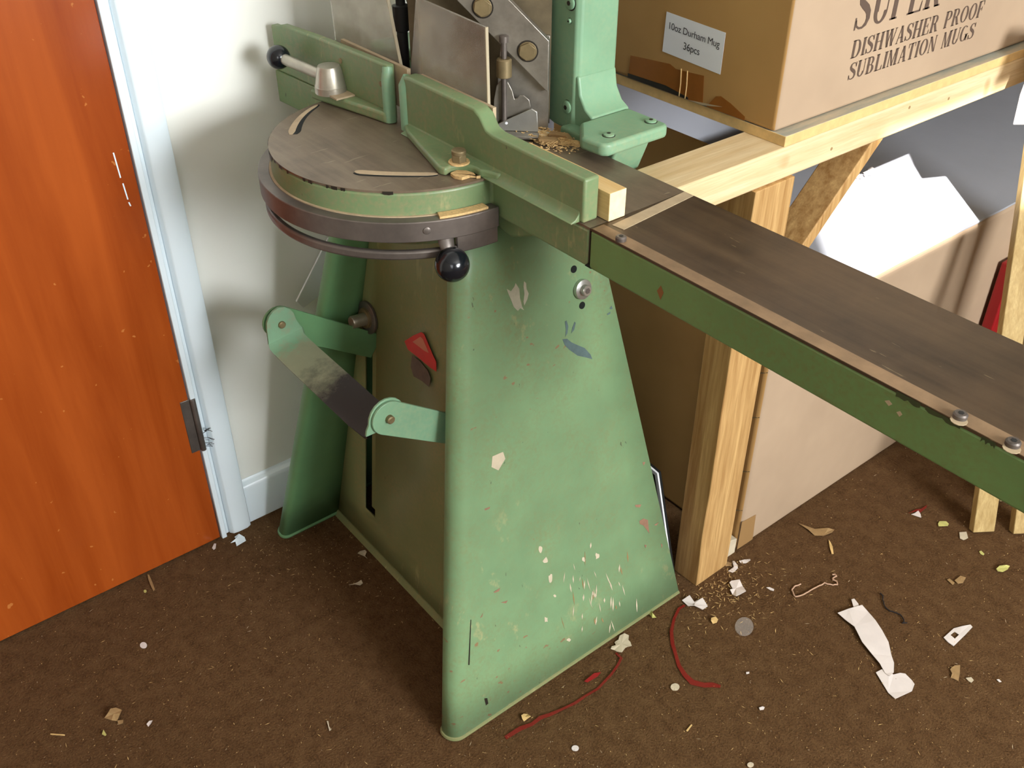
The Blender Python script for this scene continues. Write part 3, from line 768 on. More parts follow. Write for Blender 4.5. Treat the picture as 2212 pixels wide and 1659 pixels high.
# sawdust and off-cuts lying on the bed (uncountable)
bm = B(); rng = random.Random(4)
for (mx, my, mr, mh) in ((-1.035, .882, .026, .006), (-1.005, .893, .018, .007), (-1.06, .872, .016, .004), (-.985, .9, .012, .005)):
    rings = []
    for q_ in range(5):
        rr_ = mr*(1-q_/5); rings.append([bm.verts.new((mx+rr_*math.cos(a)*rng.uniform(.85, 1.15)*1.2, my+rr_*math.sin(a)*rng.uniform(.85, 1.15)*.8, ZT+mh*math.sin(q_/5*1.57)+rng.uniform(0, .001))) for a in [i_*.4488 for i_ in range(14)]])
    for a_, b_ in zip(rings, rings[1:]):
        for i_ in range(14): bm.faces.new((a_[i_], a_[(i_+1) % 14], b_[(i_+1) % 14], b_[i_]))
    bm.faces.new(rings[-1])
for k in range(700):
    x = rng.gauss(-1.03, .030); y = rng.gauss(.880, .014)
    if not (-1.09 < x < -.96 and .84 < y < .905): continue
    L = rng.uniform(.001, .004); w = rng.uniform(.0006, .0016); a = rng.uniform(0, 3.14)
    d = Vector((math.cos(a), math.sin(a), rng.uniform(-.2, .2)))*L; n_ = Vector((-math.sin(a), math.cos(a), 0))*w; p = Vector((x, y, ZT+rng.uniform(.0005, .007)))
    prism(bm, [p-d, p+n_, p+d, p-n_], (0, 0, .0006))
o = link('sawdust', bm, 'sawdust'); tag(o, 'loose sawdust and chips on the table at the foot of the knife', 'sawdust'); o['kind'] = 'stuff'
def offcut(name, p, size, rotz, mat, label, tilt=0, cat='offcut'):
    bm = B(); box(bm, -size[0]/2, size[0]/2, -size[1]/2, size[1]/2, 0, size[2])
    # taper one end into a wedge
    for v in bm.verts:
        if v.co.x > 0 and v.co.z > size[2]*.5: v.co.x -= size[0]*.25
    o = link(name, bm, mat, None, .0006); o.location = p; o.rotation_euler = (tilt, 0, rotz)
    return tag(o, label, cat)
offcut('wood_offcut', (-1.008, .893, ZT+.002), (.034, .012, .008), .55, 'wood_dull', 'thin wedge shaped wood offcut lying against the column foot')
offcut('wood_offcut', (-1.006, .872, ZT+.001), (.032, .011, .008), .75, 'wood_dull', 'short dark ended offcut in front of the wedge offcut')
offcut('wood_offcut', (-1.04, .880, ZT+.001), (.05, .016, .005), .3, 'paper_pale', 'flat pale triangular offcut beside the angle stop')
offcut('wood_offcut', (-1.213, .775, ZT+.0005), (.012, .01, .022), .2, 'wood_bit', 'tiny upright offcut caught in the gap between the two fences')

# pedal linkage ------------------------------------------------------
PY, PZ = .5645, .5855
AR = Vector((0, .1625, -.1115)).normalized()   # arm direction (away, down)
def arm(x, L):
    up = Vector((0, -AR.z, AR.y)); up = Vector((0, .566, .824)) if False else Vector((0, -AR.z, AR.y)).normalized()
    c = Vector((x, PY, PZ)); H = .0235
    pts = []
    for k in range(13):
        a = math.pi/2+math.pi*k/12
        pts.append(c+AR*math.cos(a)*H*1.15+up*math.sin(a)*H*1.15)
    pts += [c+AR*L-up*H, c+AR*L+up*H]
    bm = B(); prism(bm, pts, (-.0045, 0, 0)); o = link('pedal_arm', bm, 'green_leg' if x < -1.1 else 'green_leg2' if False else 'green_clean', G, .0008)
    return o
A1 = arm(-1.318, .215); A2 = arm(-.987, .17)
for a_, x in ((A1, -1.306), (A2, -.983)):
    bm = B(); lathe(bm, (x-.004, PY, PZ), (1, 0, 0), [(0, .0062), (.006, .0062), (.0075, .0045)], 20); link('pivot_pin', bm, 'bolt', a_)
# strap: ears and slanted web
EL, ER = -1.311, -.986
def yz(px, py, x):
    d = CR*(px-PCX) - CU*(py-PCY) + CF*F_PX; t_ = (x-CP.x)/d.x; p = CP+d*t_; return p.y, p.z
bm = B()
loA, hiA = (.5385, .552), (.603, .566)     # lower/front edge, upper/back edge of the web
loB, hiB = (.5265, .572), (.5430, .6255)
# left ear (faces +x), web and right ear as one bent strap
def strap_row(x, lo, hi): return [bm.verts.new((x, lo[0], lo[1])), bm.verts.new((x, hi[0], hi[1]))]
ear = []
for k in range(9):
    a = math.pi*(k/8)
    ear.append((PY-.026*math.cos(a), PZ+.030*math.sin(a)*1.05))
lo_, hi_ = (.5375, .556), (.6005, .563)
pts = [(lo_[0], lo_[1])]+[(y, max(z, PZ-.005)) for y, z in ear]+[(hi_[0], hi_[1])]
prism(bm, [(EL, y, z) for y, z in pts], (.004, 0, 0))
rows = []
for (x, dy, dz) in ((EL+.002, 0, .004), (EL+.010, -.002, -.004), (EL+.022, -.001, -.008), (-1.25, -.001, -.009), (-1.19, -.001, -.009), (-1.13, -.001, -.009), (-1.05, -.001, -.009), (ER-.018, 0, -.006), (ER-.0075, 0, 0)):
    f = (x-EL)/(ER-EL)
    rows.append([bm.verts.new((x, lo_[0]+dy+(.5285-lo_[0])*f, lo_[1]+dz+.010*f)), bm.verts.new((x, hi_[0]+dy+(.580-hi_[0])*f, hi_[1]+dz+.026*f))])
thick = []
for r_ in rows: thick.append([bm.verts.new(v.co+Vector((0, .002, -.0045))) for v in r_])
for i in range(len(rows)-1):
    a, b, c_, d_ = rows[i], rows[i+1], thick[i], thick[i+1]
    bm.faces.new((a[0], b[0], b[1], a[1])); bm.faces.new((c_[0], c_[1], d_[1], d_[0]))
    bm.faces.new((a[0], c_[0], d_[0], b[0])); bm.faces.new((a[1], b[1], d_[1], c_[1]))
FPD = link('foot_bar', bm, 'foot_bar', G)
# right ear
bm = B()
ear = [(PY+.030*math.cos(math.pi*k/10), PZ-.002+.032*math.sin(math.pi*k/10)) for k in range(11)]
prism(bm, [(ER-.0065, y, z) for y, z in ear+[(.530, .575), (.528, .566), (.545, .5655), (.575, .562)]], (-.004, 0, 0)); link('foot_bar_ear', bm, 'green_clean', FPD, .0008)
# pivot bolt and big washer at the slot top
wp = Vector((-1.325, fy(.525)-.001, .525))
bm = B(); lathe(bm, wp, PF, [(0, .030), (.004, .030), (.005, .0285)], 40); PW = link('pivot_washer', bm, 'dark_steel', G)
bm = B(); lathe(bm, wp+PF*.005, PF, [(0, .019), (.004, .018)], 32); link('inner_washer', bm, 'bolt', PW)
bm = B(); lathe(bm, wp+PF*.008+Vector((.002, 0, 0)), PF, [(0, .0115), (.026, .0115), (.028, .010)], 28); link('pivot_bolt', bm, 'aluminium', PW)

# ================================================================== STOCK LENGTH BEHIND THE FENCE
bm = B(); box(bm, -.96, -.778, .7695, .7965, ZT+.0005, ZT+.037)
o = link('wood_strip', bm, None, None, .0008, mats=['pine_x', 'pine_end'])
for f in o.data.polygons:
    if abs(f.normal.x) > .9: f.material_index = 1
tag(o, 'short square pale pine strip lying on the table against the back of the fence', 'wood strip')

# ================================================================== BENCH
BN = thing('workbench', 'rough pine framed workbench with chipboard top along the wall behind the guillotine', 'workbench', (-.86, 1.17, 0))
bm = B(); box(bm, -.918, -.837, .935, 3.30, .829, .880); RL = link('front_rail', bm, 'pine', BN, .003)
bm = B(); box(bm, -1.50, -1.42, 1.18, 3.30, .829, .880); link('rear_rail', bm, 'pine', BN, .003)
bm = B()
for (x0, x1, y0, y1) in ((-.889, -.832, 1.120, 1.211),):
    # slightly ragged sawn edges
    n = 14; rr = random.Random(2); rows = []
    for k in range(n+1):
        z = .829*k/n; j = rr.uniform(-.0015, .0015)
        rows.append([bm.verts.new(p) for p in ((x0, y0, z), (x1+j, y0+abs(j), z), (x1, y1, z), (x0, y1, z))])
    for a, b in zip(rows, rows[1:]):
        for j in range(4): bm.faces.new((a[j], a[(j+1) % 4], b[(j+1) % 4], b[j]))
    bm.faces.new(rows[0]); bm.faces.new(rows[-1])
link('post', bm, 'pine_z', BN, .0015)
bm = B(); box(bm, -1.53, -1.475, 3.17, 3.26, 0, .829); link('post', bm, 'pine_z', BN, .002)
bm = B(); box(bm, -.918, -.862, 3.175, 3.26, 0, .829); link('post', bm, 'pine_z', BN, .002)
bm = B(); prism(bm, [(-.8385, 1.4142, .8290), (-.8385, 1.446, .8290), (-.8385, 1.2114, .595), (-.8385, 1.2114, .630)][0:2]+[(-.8385, 1.2114, .594), (-.8385, 1.2114, .627)], (-.062, 0, 0)); link('brace', bm, 'pine_z', BN, .002)
bm = B(); box(bm, -1.50, -.839, 1.181, 3.35, .880, .8965)
o = link('bench_top', bm, None, BN, .001, mats=['board', 'board_edge'])
for f in o.data.polygons:
    if abs(f.normal.z) < .5: f.material_index = 1
for (y, z) in ((1.30, .848), (1.50, .868), (1.62, .856), (1.88, .862)):
    bm = B(); lathe(bm, (-.8371, y, z), (1, 0, 0), [(0, .003), (.0004, .0026)], 10); link('knot', bm, 'wood_dull', RL)
bm = B(); box(bm, -.897, -.877, 1.1185, 1.1202, .60, .61); link('bent_nail', bm, 'steel', BN)

# ================================================================== BIG MUG BOX
BX = thing('cardboard_box', 'large brown cardboard mug carton with a white address label standing on the bench', 'cardboard box', (-1.08, 1.6, .8975))
x0, x1, y0, y1, z0, z1 = -1.310, -.858, 1.178, 2.06, .8975, 1.27
bm = B(); box(bm, x0, x1, y0, y1, z0, z1); o = link('carton', bm, None, BX, .006, 4, mats=['card', 'card_end'])
for f in o.data.polygons:
    if f.normal.y < -.9: f.material_index = 1
CT = o
YF = y0-.0006
def on_front(pts, mat, name, th=.0004, lift=0, parent=None):
    bm = B(); prism(bm, [(x, YF-lift, z) for x, z in pts], (0, -th, 0)); return link(name, bm, mat, parent or BX, smooth=False)
LB_ = on_front([(-1.0917, 1.0208), (-.9709, 1.0160), (-.9716, .9540), (-1.0935, .9595)], 'label', 'address_label', .0004)
on_front([(-1.163, .936), (-1.075, .944), (-1.062, .9395), (-1.045, .9405), (-1.003, .944), (-.999, .899), (-1.165, .899)], 'tape', 'parcel_tape', .0003)
on_front([(-.975, .9195), (-.965, .9225), (-.945, .917), (-.915, .905), (-.915, .899), (-.992, .899)], 'tape', 'parcel_tape', .0003)
on_front([(-1.166, .8995), (-1.03, .8995), (-1.03, .9025), (-1.08, .9085), (-1.166, .906)], 'oil', 'dark_gap', .0003, .0004)
on_front([(-1.030, .899), (-.985, .9045), (-.960, .9075), (-.984, .902), (-1.0, .899)], 'strip', 'tape_end', .0004, .0004)
for x in (-1.049, -1.036):
    bm = B(); tube(bm, [(x, YF-.0006, .8995), (x+.001, YF-.001, .92), (x-.001, YF-.0006, .943)], .0009, 6); link('tape_wrinkle', bm, 'board_edge', BX)

def text_mesh(s, size, fn, mat, name, parent, th=.0003, spacing=1.0):
    cu = bpy.data.curves.new('t', 'FONT'); cu.body = s; cu.size = size; cu.align_x = 'CENTER'; cu.space_character = spacing
    to = bpy.data.objects.new('t', cu); C.objects.link(to)
    dg = bpy.context.evaluated_depsgraph_get(); me = bpy.data.meshes.new_from_object(to.evaluated_get(dg))
    bpy.data.objects.remove(to); bm = B(); bm.from_mesh(me); bpy.data.meshes.remove(me)
    for v in bm.verts: v.co = fn(v.co.x, v.co.y)
    return link(name, bm, mat, parent, smooth=False)
def lab(cx, cz, sl): return lambda u, v: Vector((cx+u, YF-.0008, cz+v+sl*u))
text_mesh('10oz Durham Mug', .0148, lab(-1.0325, .9945, -.045), 'ink', 'label_text', BX, spacing=.95)
text_mesh('36pcs', .0158, lab(-1.0335, .9725, -.045), 'ink', 'label_text', BX, spacing=.95)

# serif stencil-like printing drawn stroke by stroke (thick and thin)
def ell(cx, cy, rx, ry, a0, a1, wt, wn, n=16):
    """band with thick sides (wt) and thin top/bottom (wn)"""
    out = []
    prev = None
    for k in range(n+1):
        a = math.radians(a0+(a1-a0)*k/n); c_, s_ = math.cos(a), math.sin(a)
        o_ = (cx+rx*c_, cy+ry*s_); i_ = (cx+(rx-wt)*c_, cy+(ry-wn)*s_)
        if prev: out.append([prev[0], o_, i_, prev[1]])
        prev = (o_, i_)
    return out
def R4(x0, y0, x1, y1): return [(x0, y0), (x1, y0), (x1, y1), (x0, y1)]
def diag(x0, y0, x1, y1, w): return [(x0, y0), (x0+w, y0), (x1+w, y1), (x1, y1)]
T, N_ = .17, .045
def stem(x): return [R4(x, 0, x+T, 1), R4(x-.06, 0, x+T+.06, N_), R4(x-.06, 1-N_, x+T+.06, 1)]
def thin(x): return [R4(x, 0, x+.05, 1), R4(x-.06, 0, x+.11, N_), R4(x-.06, 1-N_, x+.11, 1)]
def glyph(c):
    if c == 'I': return stem(.06), .29
    if c == 'D': return stem(.06)+[R4(.2, 0, .36, N_), R4(.2, 1-N_, .36, 1)]+ell(.36, .5, .34, .5, -90, 90, T, N_), .74
    if c == 'H': return stem(.06)+stem(.50)+[R4(.2, .48, .52, .48+N_)], .76
    if c == 'L': return stem(.06)+[R4(.2, 0, .58, N_), [(.50, N_), (.58, 0), (.60, .28), (.565, .28)]], .62
    if c == 'E': return stem(.06)+[R4(.2, 0, .58, N_), R4(.2, 1-N_, .56, 1), R4(.2, .49, .42, .49+N_), R4(.40, .38, .44, .64), [(.52, N_), (.58, 0), (.60, .26), (.57, .26)], [(.50, 1-N_), (.56, 1), (.57, .76), (.54, .76)]], .63
    if c == 'T': return [R4(.22, 0, .22+T, 1), R4(.15, 0, .46, N_), R4(0, 1-N_, .61, 1), [(0, 1), (.06, 1), (.035, .74), (.0, .74)], [(.55, 1), (.61, 1), (.61, .74), (.575, .74)]], .64
    if c == 'P': return stem(.06)+[R4(.2, .46, .36, .46+N_), R4(.2, 1-N_, .36, 1)]+ell(.34, .73, .27, .27, -90, 90, T*.9, N_), .64
    if c == 'F': return stem(.06)+[R4(.2, 1-N_, .56, 1), R4(.2, .49, .42, .49+N_), R4(.40, .38, .44, .64), [(.50, 1-N_), (.56, 1), (.58, .72), (.545, .72)]], .58
    if c == 'R': return stem(.06)+[R4(.2, .48, .36, .48+N_), R4(.2, 1-N_, .36, 1)]+ell(.34, .74, .25, .26, -90, 90, T*.9, N_)+[diag(.50, 0, .30, .50, .17), R4(.48, 0, .72, N_)], .72
    if c == 'B': return stem(.06)+[R4(.2, .49, .36, .49+N_), R4(.2, 1-N_, .36, 1), R4(.2, 0, .36, N_)]+ell(.34, .755, .23, .245, -90, 90, T*.9, N_)+ell(.34, .265, .28, .265, -90, 90, T, N_), .68
    if c == 'O': return ell(.36, .5, .36, .5, 0, 360, T, N_, 28), .74
    if c == 'G': return ell(.36, .5, .36, .5, 50, 345, T, N_, 26)+[R4(.54, .02, .54+T*.9, .42), R4(.46, .40, .78, .40+N_)], .78
    if c == 'U': return [R4(.06, .3, .06+T, 1), R4(0, 1-N_, .29, 1), R4(.56, .3, .60, 1), R4(.48, 1-N_, .68, 1)]+ell(.33, .3, .27, .3, 180, 360, T*.8, .06), .70
    if c == 'W': return [diag(.20, 0, .03, 1, T), diag(.20, 0, .44, 1, .05), diag(.56, 0, .40, 1, T), diag(.62, 0, .86, 1, .05), R4(-.03, 1-N_, .26, 1), R4(.36, 1-N_, .62, 1), R4(.78, 1-N_, .96, 1)], .95
    if c == 'A': return [diag(.06, 0, .30, 1, .05), diag(.46, 0, .26, 1, T), R4(.15, .3, .5, .3+N_), R4(0, 0, .18, N_), R4(.42, 0, .70, N_)], .71
    if c == 'M': return thin(.08)+[diag(.36, 0, .08, 1, .13), diag(.38, 0, .62, 1, .05)]+stem(.62), .90
    if c == 'N': return thin(.08)+[diag(.48, 0, .06, 1, .16)]+[R4(.58, 0, .63, 1), R4(.52, 1-N_, .70, 1)], .72
    if c == 'S':
        ctr = [(.50, .78), (.46, .90), (.36, .965), (.24, .965), (.13, .90), (.09, .78), (.13, .65), (.25, .56), (.38, .47), (.47, .36), (.49, .22), (.43, .09), (.31, .03), (.18, .035), (.08, .10), (.04, .24)]
        w = [.05, .05, .05, .06, .10, .15, .17, .19, .19, .17, .14, .10, .06, .05, .05, .05]
        out = []; prev = None
        for i, (x, y) in enumerate(ctr):
            a = ctr[max(i-1, 0)]; b = ctr[min(i+1, len(ctr)-1)]; dx, dy = b[0]-a[0], b[1]-a[1]; L = math.hypot(dx, dy); nx, ny = -dy/L*w[i]/2, dx/L*w[i]/2
            cur = ((x+nx, y+ny), (x-nx, y-ny))
            if prev: out.append([prev[0], cur[0], cur[1], prev[1]])
            prev = cur
        out += [R4(.49, .70, .54, .99), R4(.0, .01, .05, .30)]
        return out, .58
    return [], .42
def print_word(s, ystart, yend, zbase, h, name):
    total = sum(glyph(c)[1]+.07 for c in s)-.07
    sc = (yend-ystart)/total; cur = 0; bm = B(); X = x1+.0006
    for c in s:
        polys, w = glyph(c)
        for pl in polys:
            vs = [bm.verts.new((X, ystart+(cur+u)*sc, zbase+v*h)) for u, v in pl]
            try: bm.faces.new(vs)
            except Exception: pass
        cur += w+.07
    ob = link(name, bm, 'print', BX, smooth=False)
    return ob
print_word('SUPER', 1.329, 1.553, 1.0165, .062, 'printed_text')
print_word('DISHWASHER PROOF', 1.335, 1.698, .9745, .0268, 'printed_text')
print_word('SUBLIMATION MUGS', 1.339, 1.688, .9408, .0262, 'printed_text')

# ================================================================== LOWER BOX
LBX = thing('cardboard_box', 'tall plain cardboard carton standing on the carpet under the bench', 'cardboard box', (-1.05, 1.7, 0))
bm = B()
x0_, x1_, y0_, y1_, zt_ = -1.46, -.846, 1.2545, 2.95, .535
box(bm, x0_, x1_, y0_, y1_, .001, zt_)
o = link('carton', bm, None, LBX, .010, 4, mats=['card', 'card_end'])
for f in o.data.polygons:
    if f.normal.y < -.9: f.material_index = 1
bm = B(); box(bm, -1.44, -.935, 1.2555, 1.2605, zt_-.005, .800); link('open_flap', bm, 'card_end', LBX, .001)
for z in (.10, .20, .33, .43):
    bm = B(); tube(bm, [(-.8495+.0004, y0_-.001+.004, z+.008), (-.862, y0_-.0022, z+.002), (-.872, y0_-.001, z-.004)], .0011, 6); link('staple', bm, 'bolt', LBX)
bm = B(); prism(bm, [(x1_+.0004, y0_+.002, .004), (x1_+.0004, y0_+.05, .004), (x1_+.0004, y0_+.045, .075), (x1_+.0004, y0_+.002, .080)], (.0003, 0, 0)); link('parcel_tape', bm, 'tape_dull', LBX, smooth=False)
# flap edge along the top
# white sheet on the box top
rr = random.Random(9)
bm = B(); n = 30
ed = [(-1.452+rr.uniform(-.0015, .0015), 1.27+1.65*k/n) for k in range(n+1)]
ne = [(x1_+.0006+rr.uniform(-.0012, .0006), 1.27+1.65*k/n) for k in range(n+1)]
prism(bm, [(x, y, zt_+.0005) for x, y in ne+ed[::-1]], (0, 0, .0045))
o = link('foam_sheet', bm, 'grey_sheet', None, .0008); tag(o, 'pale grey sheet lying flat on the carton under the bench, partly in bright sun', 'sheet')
bm = B(); prism(bm, [(-1.5355, 1.20, .001), (-1.5475, 1.20, .805), (-1.5475, 3.0, .805), (-1.5355, 3.0, .001)], (.006, 0, 0))  # added grey panel, its colour standing in for shade on the white wall
o = link('wall_shade_panel', bm, 'grey_sheet', None, .0008); tag(o, 'added grey panel in place of the shaded wall behind the carton under the bench', 'panel')
bm = B(); rr = random.Random(12)
for k in range(9):
    p = Vector((-1.128+rr.uniform(-.004, .008), 1.90+rr.uniform(-.028, .028), zt_+.0055)); r_ = rr.uniform(.006, .012)
    pts = [p+Vector((r_*math.cos(a)*rr.uniform(.6, 1.2), r_*math.sin(a)*rr.uniform(.6, 1.2), rr.uniform(0, .006))) for a in [i*1.05 for i in range(6)]]
    v = [bm.verts.new(q_) for q_ in pts]; top = bm.verts.new(p+Z*rr.uniform(.004, .012))
    for i in range(6): bm.faces.new((v[i], v[(i+1) % 6], top))
o = link('crumpled_tissue', bm, 'paper'); tag(o, 'crumpled bit of white tissue at the far edge of the foam sheet', 'tissue')

# ================================================================== ITEMS AT THE RIGHT: battens, red pack, white cloth
def batten(name, p0, p1, w, th, mat, label, side=(0, 0, 0), group=None):
    p0, p1 = Vector(p0), Vector(p1); d = (p1-p0).normalized()
    wv = Vector((0.55, .83, 0)); wv = (wv-d*wv.dot(d)).normalized(); tv = d.cross(wv).normalized()
    L = (p1-p0).length; bm = B()
    pts = [p0, p0+wv*w*.33-tv*.0, p0+wv*w, p0+wv*w+tv*th, p0+tv*th]
    pts = [p0, p0+wv*w, p0+wv*w+tv*th, p0+tv*th]
    prism(bm, pts, d*L); o = link(name, bm, mat, None, .0015)
    for v in o.data.vertices: pass
    return tag(o, label, 'batten', group)
batten('timber_batten', (-.574, 1.674, .004), (-.812, 1.850, .93), .046, .018, 'pine_dull', 'sawn batten leaning on the bench rail, its foot nearest the long green bed')
batten('timber_batten', (-.520, 1.735, .004), (-.802, 1.945, .95), .045, .018, 'pine_dull', 'second leaning batten, just right of the one nearest the green bed')
batten('timber_batten', (-.590, 1.805, .004), (-.826, 1.885, .97), .060, .014, 'pine_pale', 'pale knotty batten leaning behind the other two battens')
RP = thing('red_packet', 'red packet with white lettering standing between the carton and the leaning battens', 'packet', (-.81, 2.09, 0))
bm = B(); box(bm, -.838, -.810, 2.035, 2.17, .0, .40); link('packet', bm, 'red_pack', RP, .004)
text_mesh('s 10', .045, lambda u, v: Vector((-.8095, 2.075+u, .285+v)), 'label', 'packet_text', RP)
bm = B()
pts = [floor_pt(2185, 268, .796), floor_pt(2240, 283, .796)]
cp = [Vector((-.772, 1.740, .800)), Vector((-.750, 1.83, .785)), Vector((-.760, 1.90, .93)), Vector((-.790, 1.79, .95)), Vector((-.780, 1.750, .8502))]
prism(bm, cp, (.006, 0, .004)); o = link('white_cloth', bm, 'white_sheet', None, .002); tag(o, 'folded white cloth hanging over the tops of the leaning battens', 'cloth')

# ================================================================== small items round the stand
PB = thing('picture_board', 'thin black board with a white frame standing between the stand and the bench post', 'framed board', (-.95, 1.1, 0))
bm = B()
A_ = Vector((-.8735, 1.103, .003)); B_ = Vector((-.9362, 1.098, .2325)); wv = Vector((-1, -.02, .02))*.25
prism(bm, [A_, B_, B_+wv+Vector((0, 0, .03)), A_+wv], (0, .005, 0)); link('black_panel', bm, 'black_board', PB)
bm = B()
def strip(a, b, w):
    d = (b-a).normalized(); n_ = Vector((-1, 0, 0)) if abs(d.z) > abs(d.x) else Vector((0, 0, -1))
    prism(bm, [a+Vector((0, -.004, 0)), b+Vector((0, -.004, 0)), b+n_*w+Vector((0, -.004, 0)), a+n_*w+Vector((0, -.004, 0))], (0, .0038, 0))
strip(A_, B_, .009); strip(B_, B_+wv+Vector((0, 0, .03)), .009)
link('white_frame', bm, 'white_frame', PB, .0008)
bm = B(); prism(bm, [(-1.500, .684, .4935), (-1.500, .6957, .4748), (-1.500, .735, .490), (-1.500, .80, .57), (-1.500, .765, .60)], (-.004, 0, 0))
o = link('white_strip', bm, 'white_frame', None, .001); tag(o, 'end of a white painted strip wedged behind the left side of the stand', 'strip')
bm = B(); box(bm, -.905, -.8455, 1.215, 1.2505, 0, .05)
for v in bm.verts:
    if v.co.z > .01 and v.co.y > 1.24: v.co.z -= .012
o = link('wood_block', bm, 'paper_pale', None, .001); tag(o, 'small pale wood block on the carpet behind the foot of the bench post', 'wood block')

# ================================================================== FLOOR SCRAPS
def K(ox, oy, s): return lambda pts: [(ox+x*s, oy+y*s) for x, y in pts]
kr = K(1412, 1059, .36166); kc = K(900, 1059, .36166); kl = K(0, 1059, .36166)
def scrap(name, pix, mat, label, cat, th=.0008, curl=.0025, z=.0012, hole=None, seed=0):
    bm = B(); r_ = random.Random(seed+len(pix))
    pts = []
    for i, p in enumerate(pix):
        q = floor_pt(*p); pts.append(Vector((q.x, q.y, z+r_.uniform(0, curl))))
    base = Vector((0, 0, 0))
    for p in pts: base += p
    base /= len(pts); base.z = 0
    pts = [p-base for p in pts]
    if hole:
        hp = [floor_pt(*p)-base for p in hole]; hp = [Vector((p.x, p.y, z+curl*.5)) for p in hp]
        n = len(pts)
        for dz in (0, th):
            a = [bm.verts.new(p+Z*dz) for p in pts]; b = [bm.verts.new(p+Z*dz) for p in hp]
            m_ = len(hp)
            # connect outer to nearest hole verts
            near = [min(range(m_), key=lambda j: (hp[j]-pts[i]).length) for i in range(n)]
            for i in range(n):
                j0, j1 = near[i], near[(i+1) % n]
                bm.faces.new((a[i], a[(i+1) % n], b[j1])) if j0 == j1 else bm.faces.new((a[i], a[(i+1) % n], b[j1], b[j0]))
            if dz == 0: lo = (a, b)
            else: hi = (a, b)
        for L0, H0 in ((lo[0], hi[0]), (lo[1], hi[1])):
            for i in range(len(L0)): bm.faces.new((L0[i], L0[(i+1) % len(L0)], H0[(i+1) % len(H0)], H0[i]))
    else:
        c = bm.verts.new(sum(pts, Vector())/len(pts)+Z*th); v = [bm.verts.new(p+Z*th) for p in pts]; w = [bm.verts.new(Vector((p.x, p.y, p.z))) for p in pts]
        n = len(pts)
        for i in range(n):
            bm.faces.new((v[i], v[(i+1) % n], c)); bm.faces.new((w[i], w[(i+1) % n], v[(i+1) % n], v[i]))
        bm.faces.new(w[::-1])
    o = link(name, bm, mat, None, 0, 2, False); o.location = base
    return tag(o, label, cat)
def disc(px, py, r, n=18, sq=.62): return [(px+r*math.cos(2*math.pi*k/n), py+r*sq*math.sin(2*math.pi*k/n)) for k in range(n)]
def flake(px, py, L, w, a): 
    c_, s_ = math.cos(a), math.sin(a)
    return [(px+c_*x-s_*y, py+s_*x+c_*y) for x, y in ((-L/2, -w*.2), (-L*.2, -w/2), (L*.35, -w*.4), (L/2, w*.1), (L*.1, w/2), (-L*.4, w*.35))]
bm = B()
def ribbon(bm, pix, ws, z, th=.0007):
    P = [floor_pt(*p) for p in pix]; P = [Vector((p.x, p.y, z+(.002 if i % 2 else 0))) for i, p in enumerate(P)]
    L, R_ = [], []
    for i, p in enumerate(P):
        d = P[min(i+1, len(P)-1)]-P[max(i-1, 0)]; n_ = Vector((-d.y, d.x, 0)).normalized(); w = ws[i] if isinstance(ws, list) else ws
        L.append(p+n_*w/2); R_.append(p-n_*w/2)
    a = [bm.verts.new(p) for p in L]; b = [bm.verts.new(p) for p in R_]; a2 = [bm.verts.new(p+Z*th) for p in L]; b2 = [bm.verts.new(p+Z*th) for p in R_]
    for i in range(len(P)-1):
        bm.faces.new((a2[i], a2[i+1], b2[i+1], b2[i])); bm.faces.new((a[i], b[i], b[i+1], a[i+1]))
        bm.faces.new((a[i], a[i+1], a2[i+1], a2[i])); bm.faces.new((b[i], b2[i], b2[i+1], b[i+1]))
    bm.faces.new((a[0], a2[0], b2[0], b[0])); bm.faces.new((a[-1], b[-1], b2[-1], a2[-1]))
def strip_obj(name, pix, ws, mat, label, cat, z=.0012):
    bm = B(); ribbon(bm, pix, ws, z); o = link(name, bm, mat, None, 0, 2, True); return tag(o, label, cat)
def string_obj(name, pix, r, mat, label, cat):
    P = [floor_pt(*p) for p in pix]; Q = []
    for i in range(len(P)-1):
        for t_ in (0, .33, .66): Q.append(P[i].lerp(P[i+1], t_))
    Q.append(P[-1]); rr = random.Random(1)
    Q = [Vector((p.x+rr.uniform(-.0008, .0008), p.y+rr.uniform(-.0008, .0008), r+.001+rr.uniform(0, .0012))) for p in Q]
    bm = B(); tube(bm, Q, r, 6); return tag(link(name, bm, mat), label, cat)

# long twisted paper strip
PS = thing('paper_strip', 'long twisted strip of white backing paper lying flat on the carpet at right', 'paper strip', tuple(floor_pt(1890, 1400)))
for nm, pix, z in (('paper_length', [(1095, 745), (1160, 722), (1240, 700), (1280, 740), (1320, 790), (1360, 850), (1398, 920), (1418, 1000), (1432, 1040), (1430, 1100), (1405, 1125), (1380, 1105), (1345, 1045), (1300, 990), (1240, 920), (1195, 830), (1140, 785)], .004),
                   ('paper_tab', [(1178, 662), (1195, 658), (1220, 690), (1222, 712), (1192, 712)], .003),
                   ('paper_tail', [(1325, 1095), (1365, 1075), (1400, 1098), (1430, 1108), (1470, 1098), (1500, 1103), (1540, 1140), (1556, 1165), (1540, 1208), (1440, 1255), (1400, 1215)], .0015)):
    bm = B(); r_ = random.Random(len(pix)); pts = []
    for p in kr(pix):
        q = floor_pt(*p); pts.append(Vector((q.x, q.y, z+r_.uniform(0, .003))))
    # triangulate as a fan strip: use polygon fill
    v = [bm.verts.new(p) for p in pts]; f = bm.faces.new(v); bmesh.ops.triangulate(bm, faces=[f])
    ob = link(nm, bm, 'paper', PS, 0, 2, False); m = ob.modifiers.new('thick', 'SOLIDIFY'); m.thickness = .0006
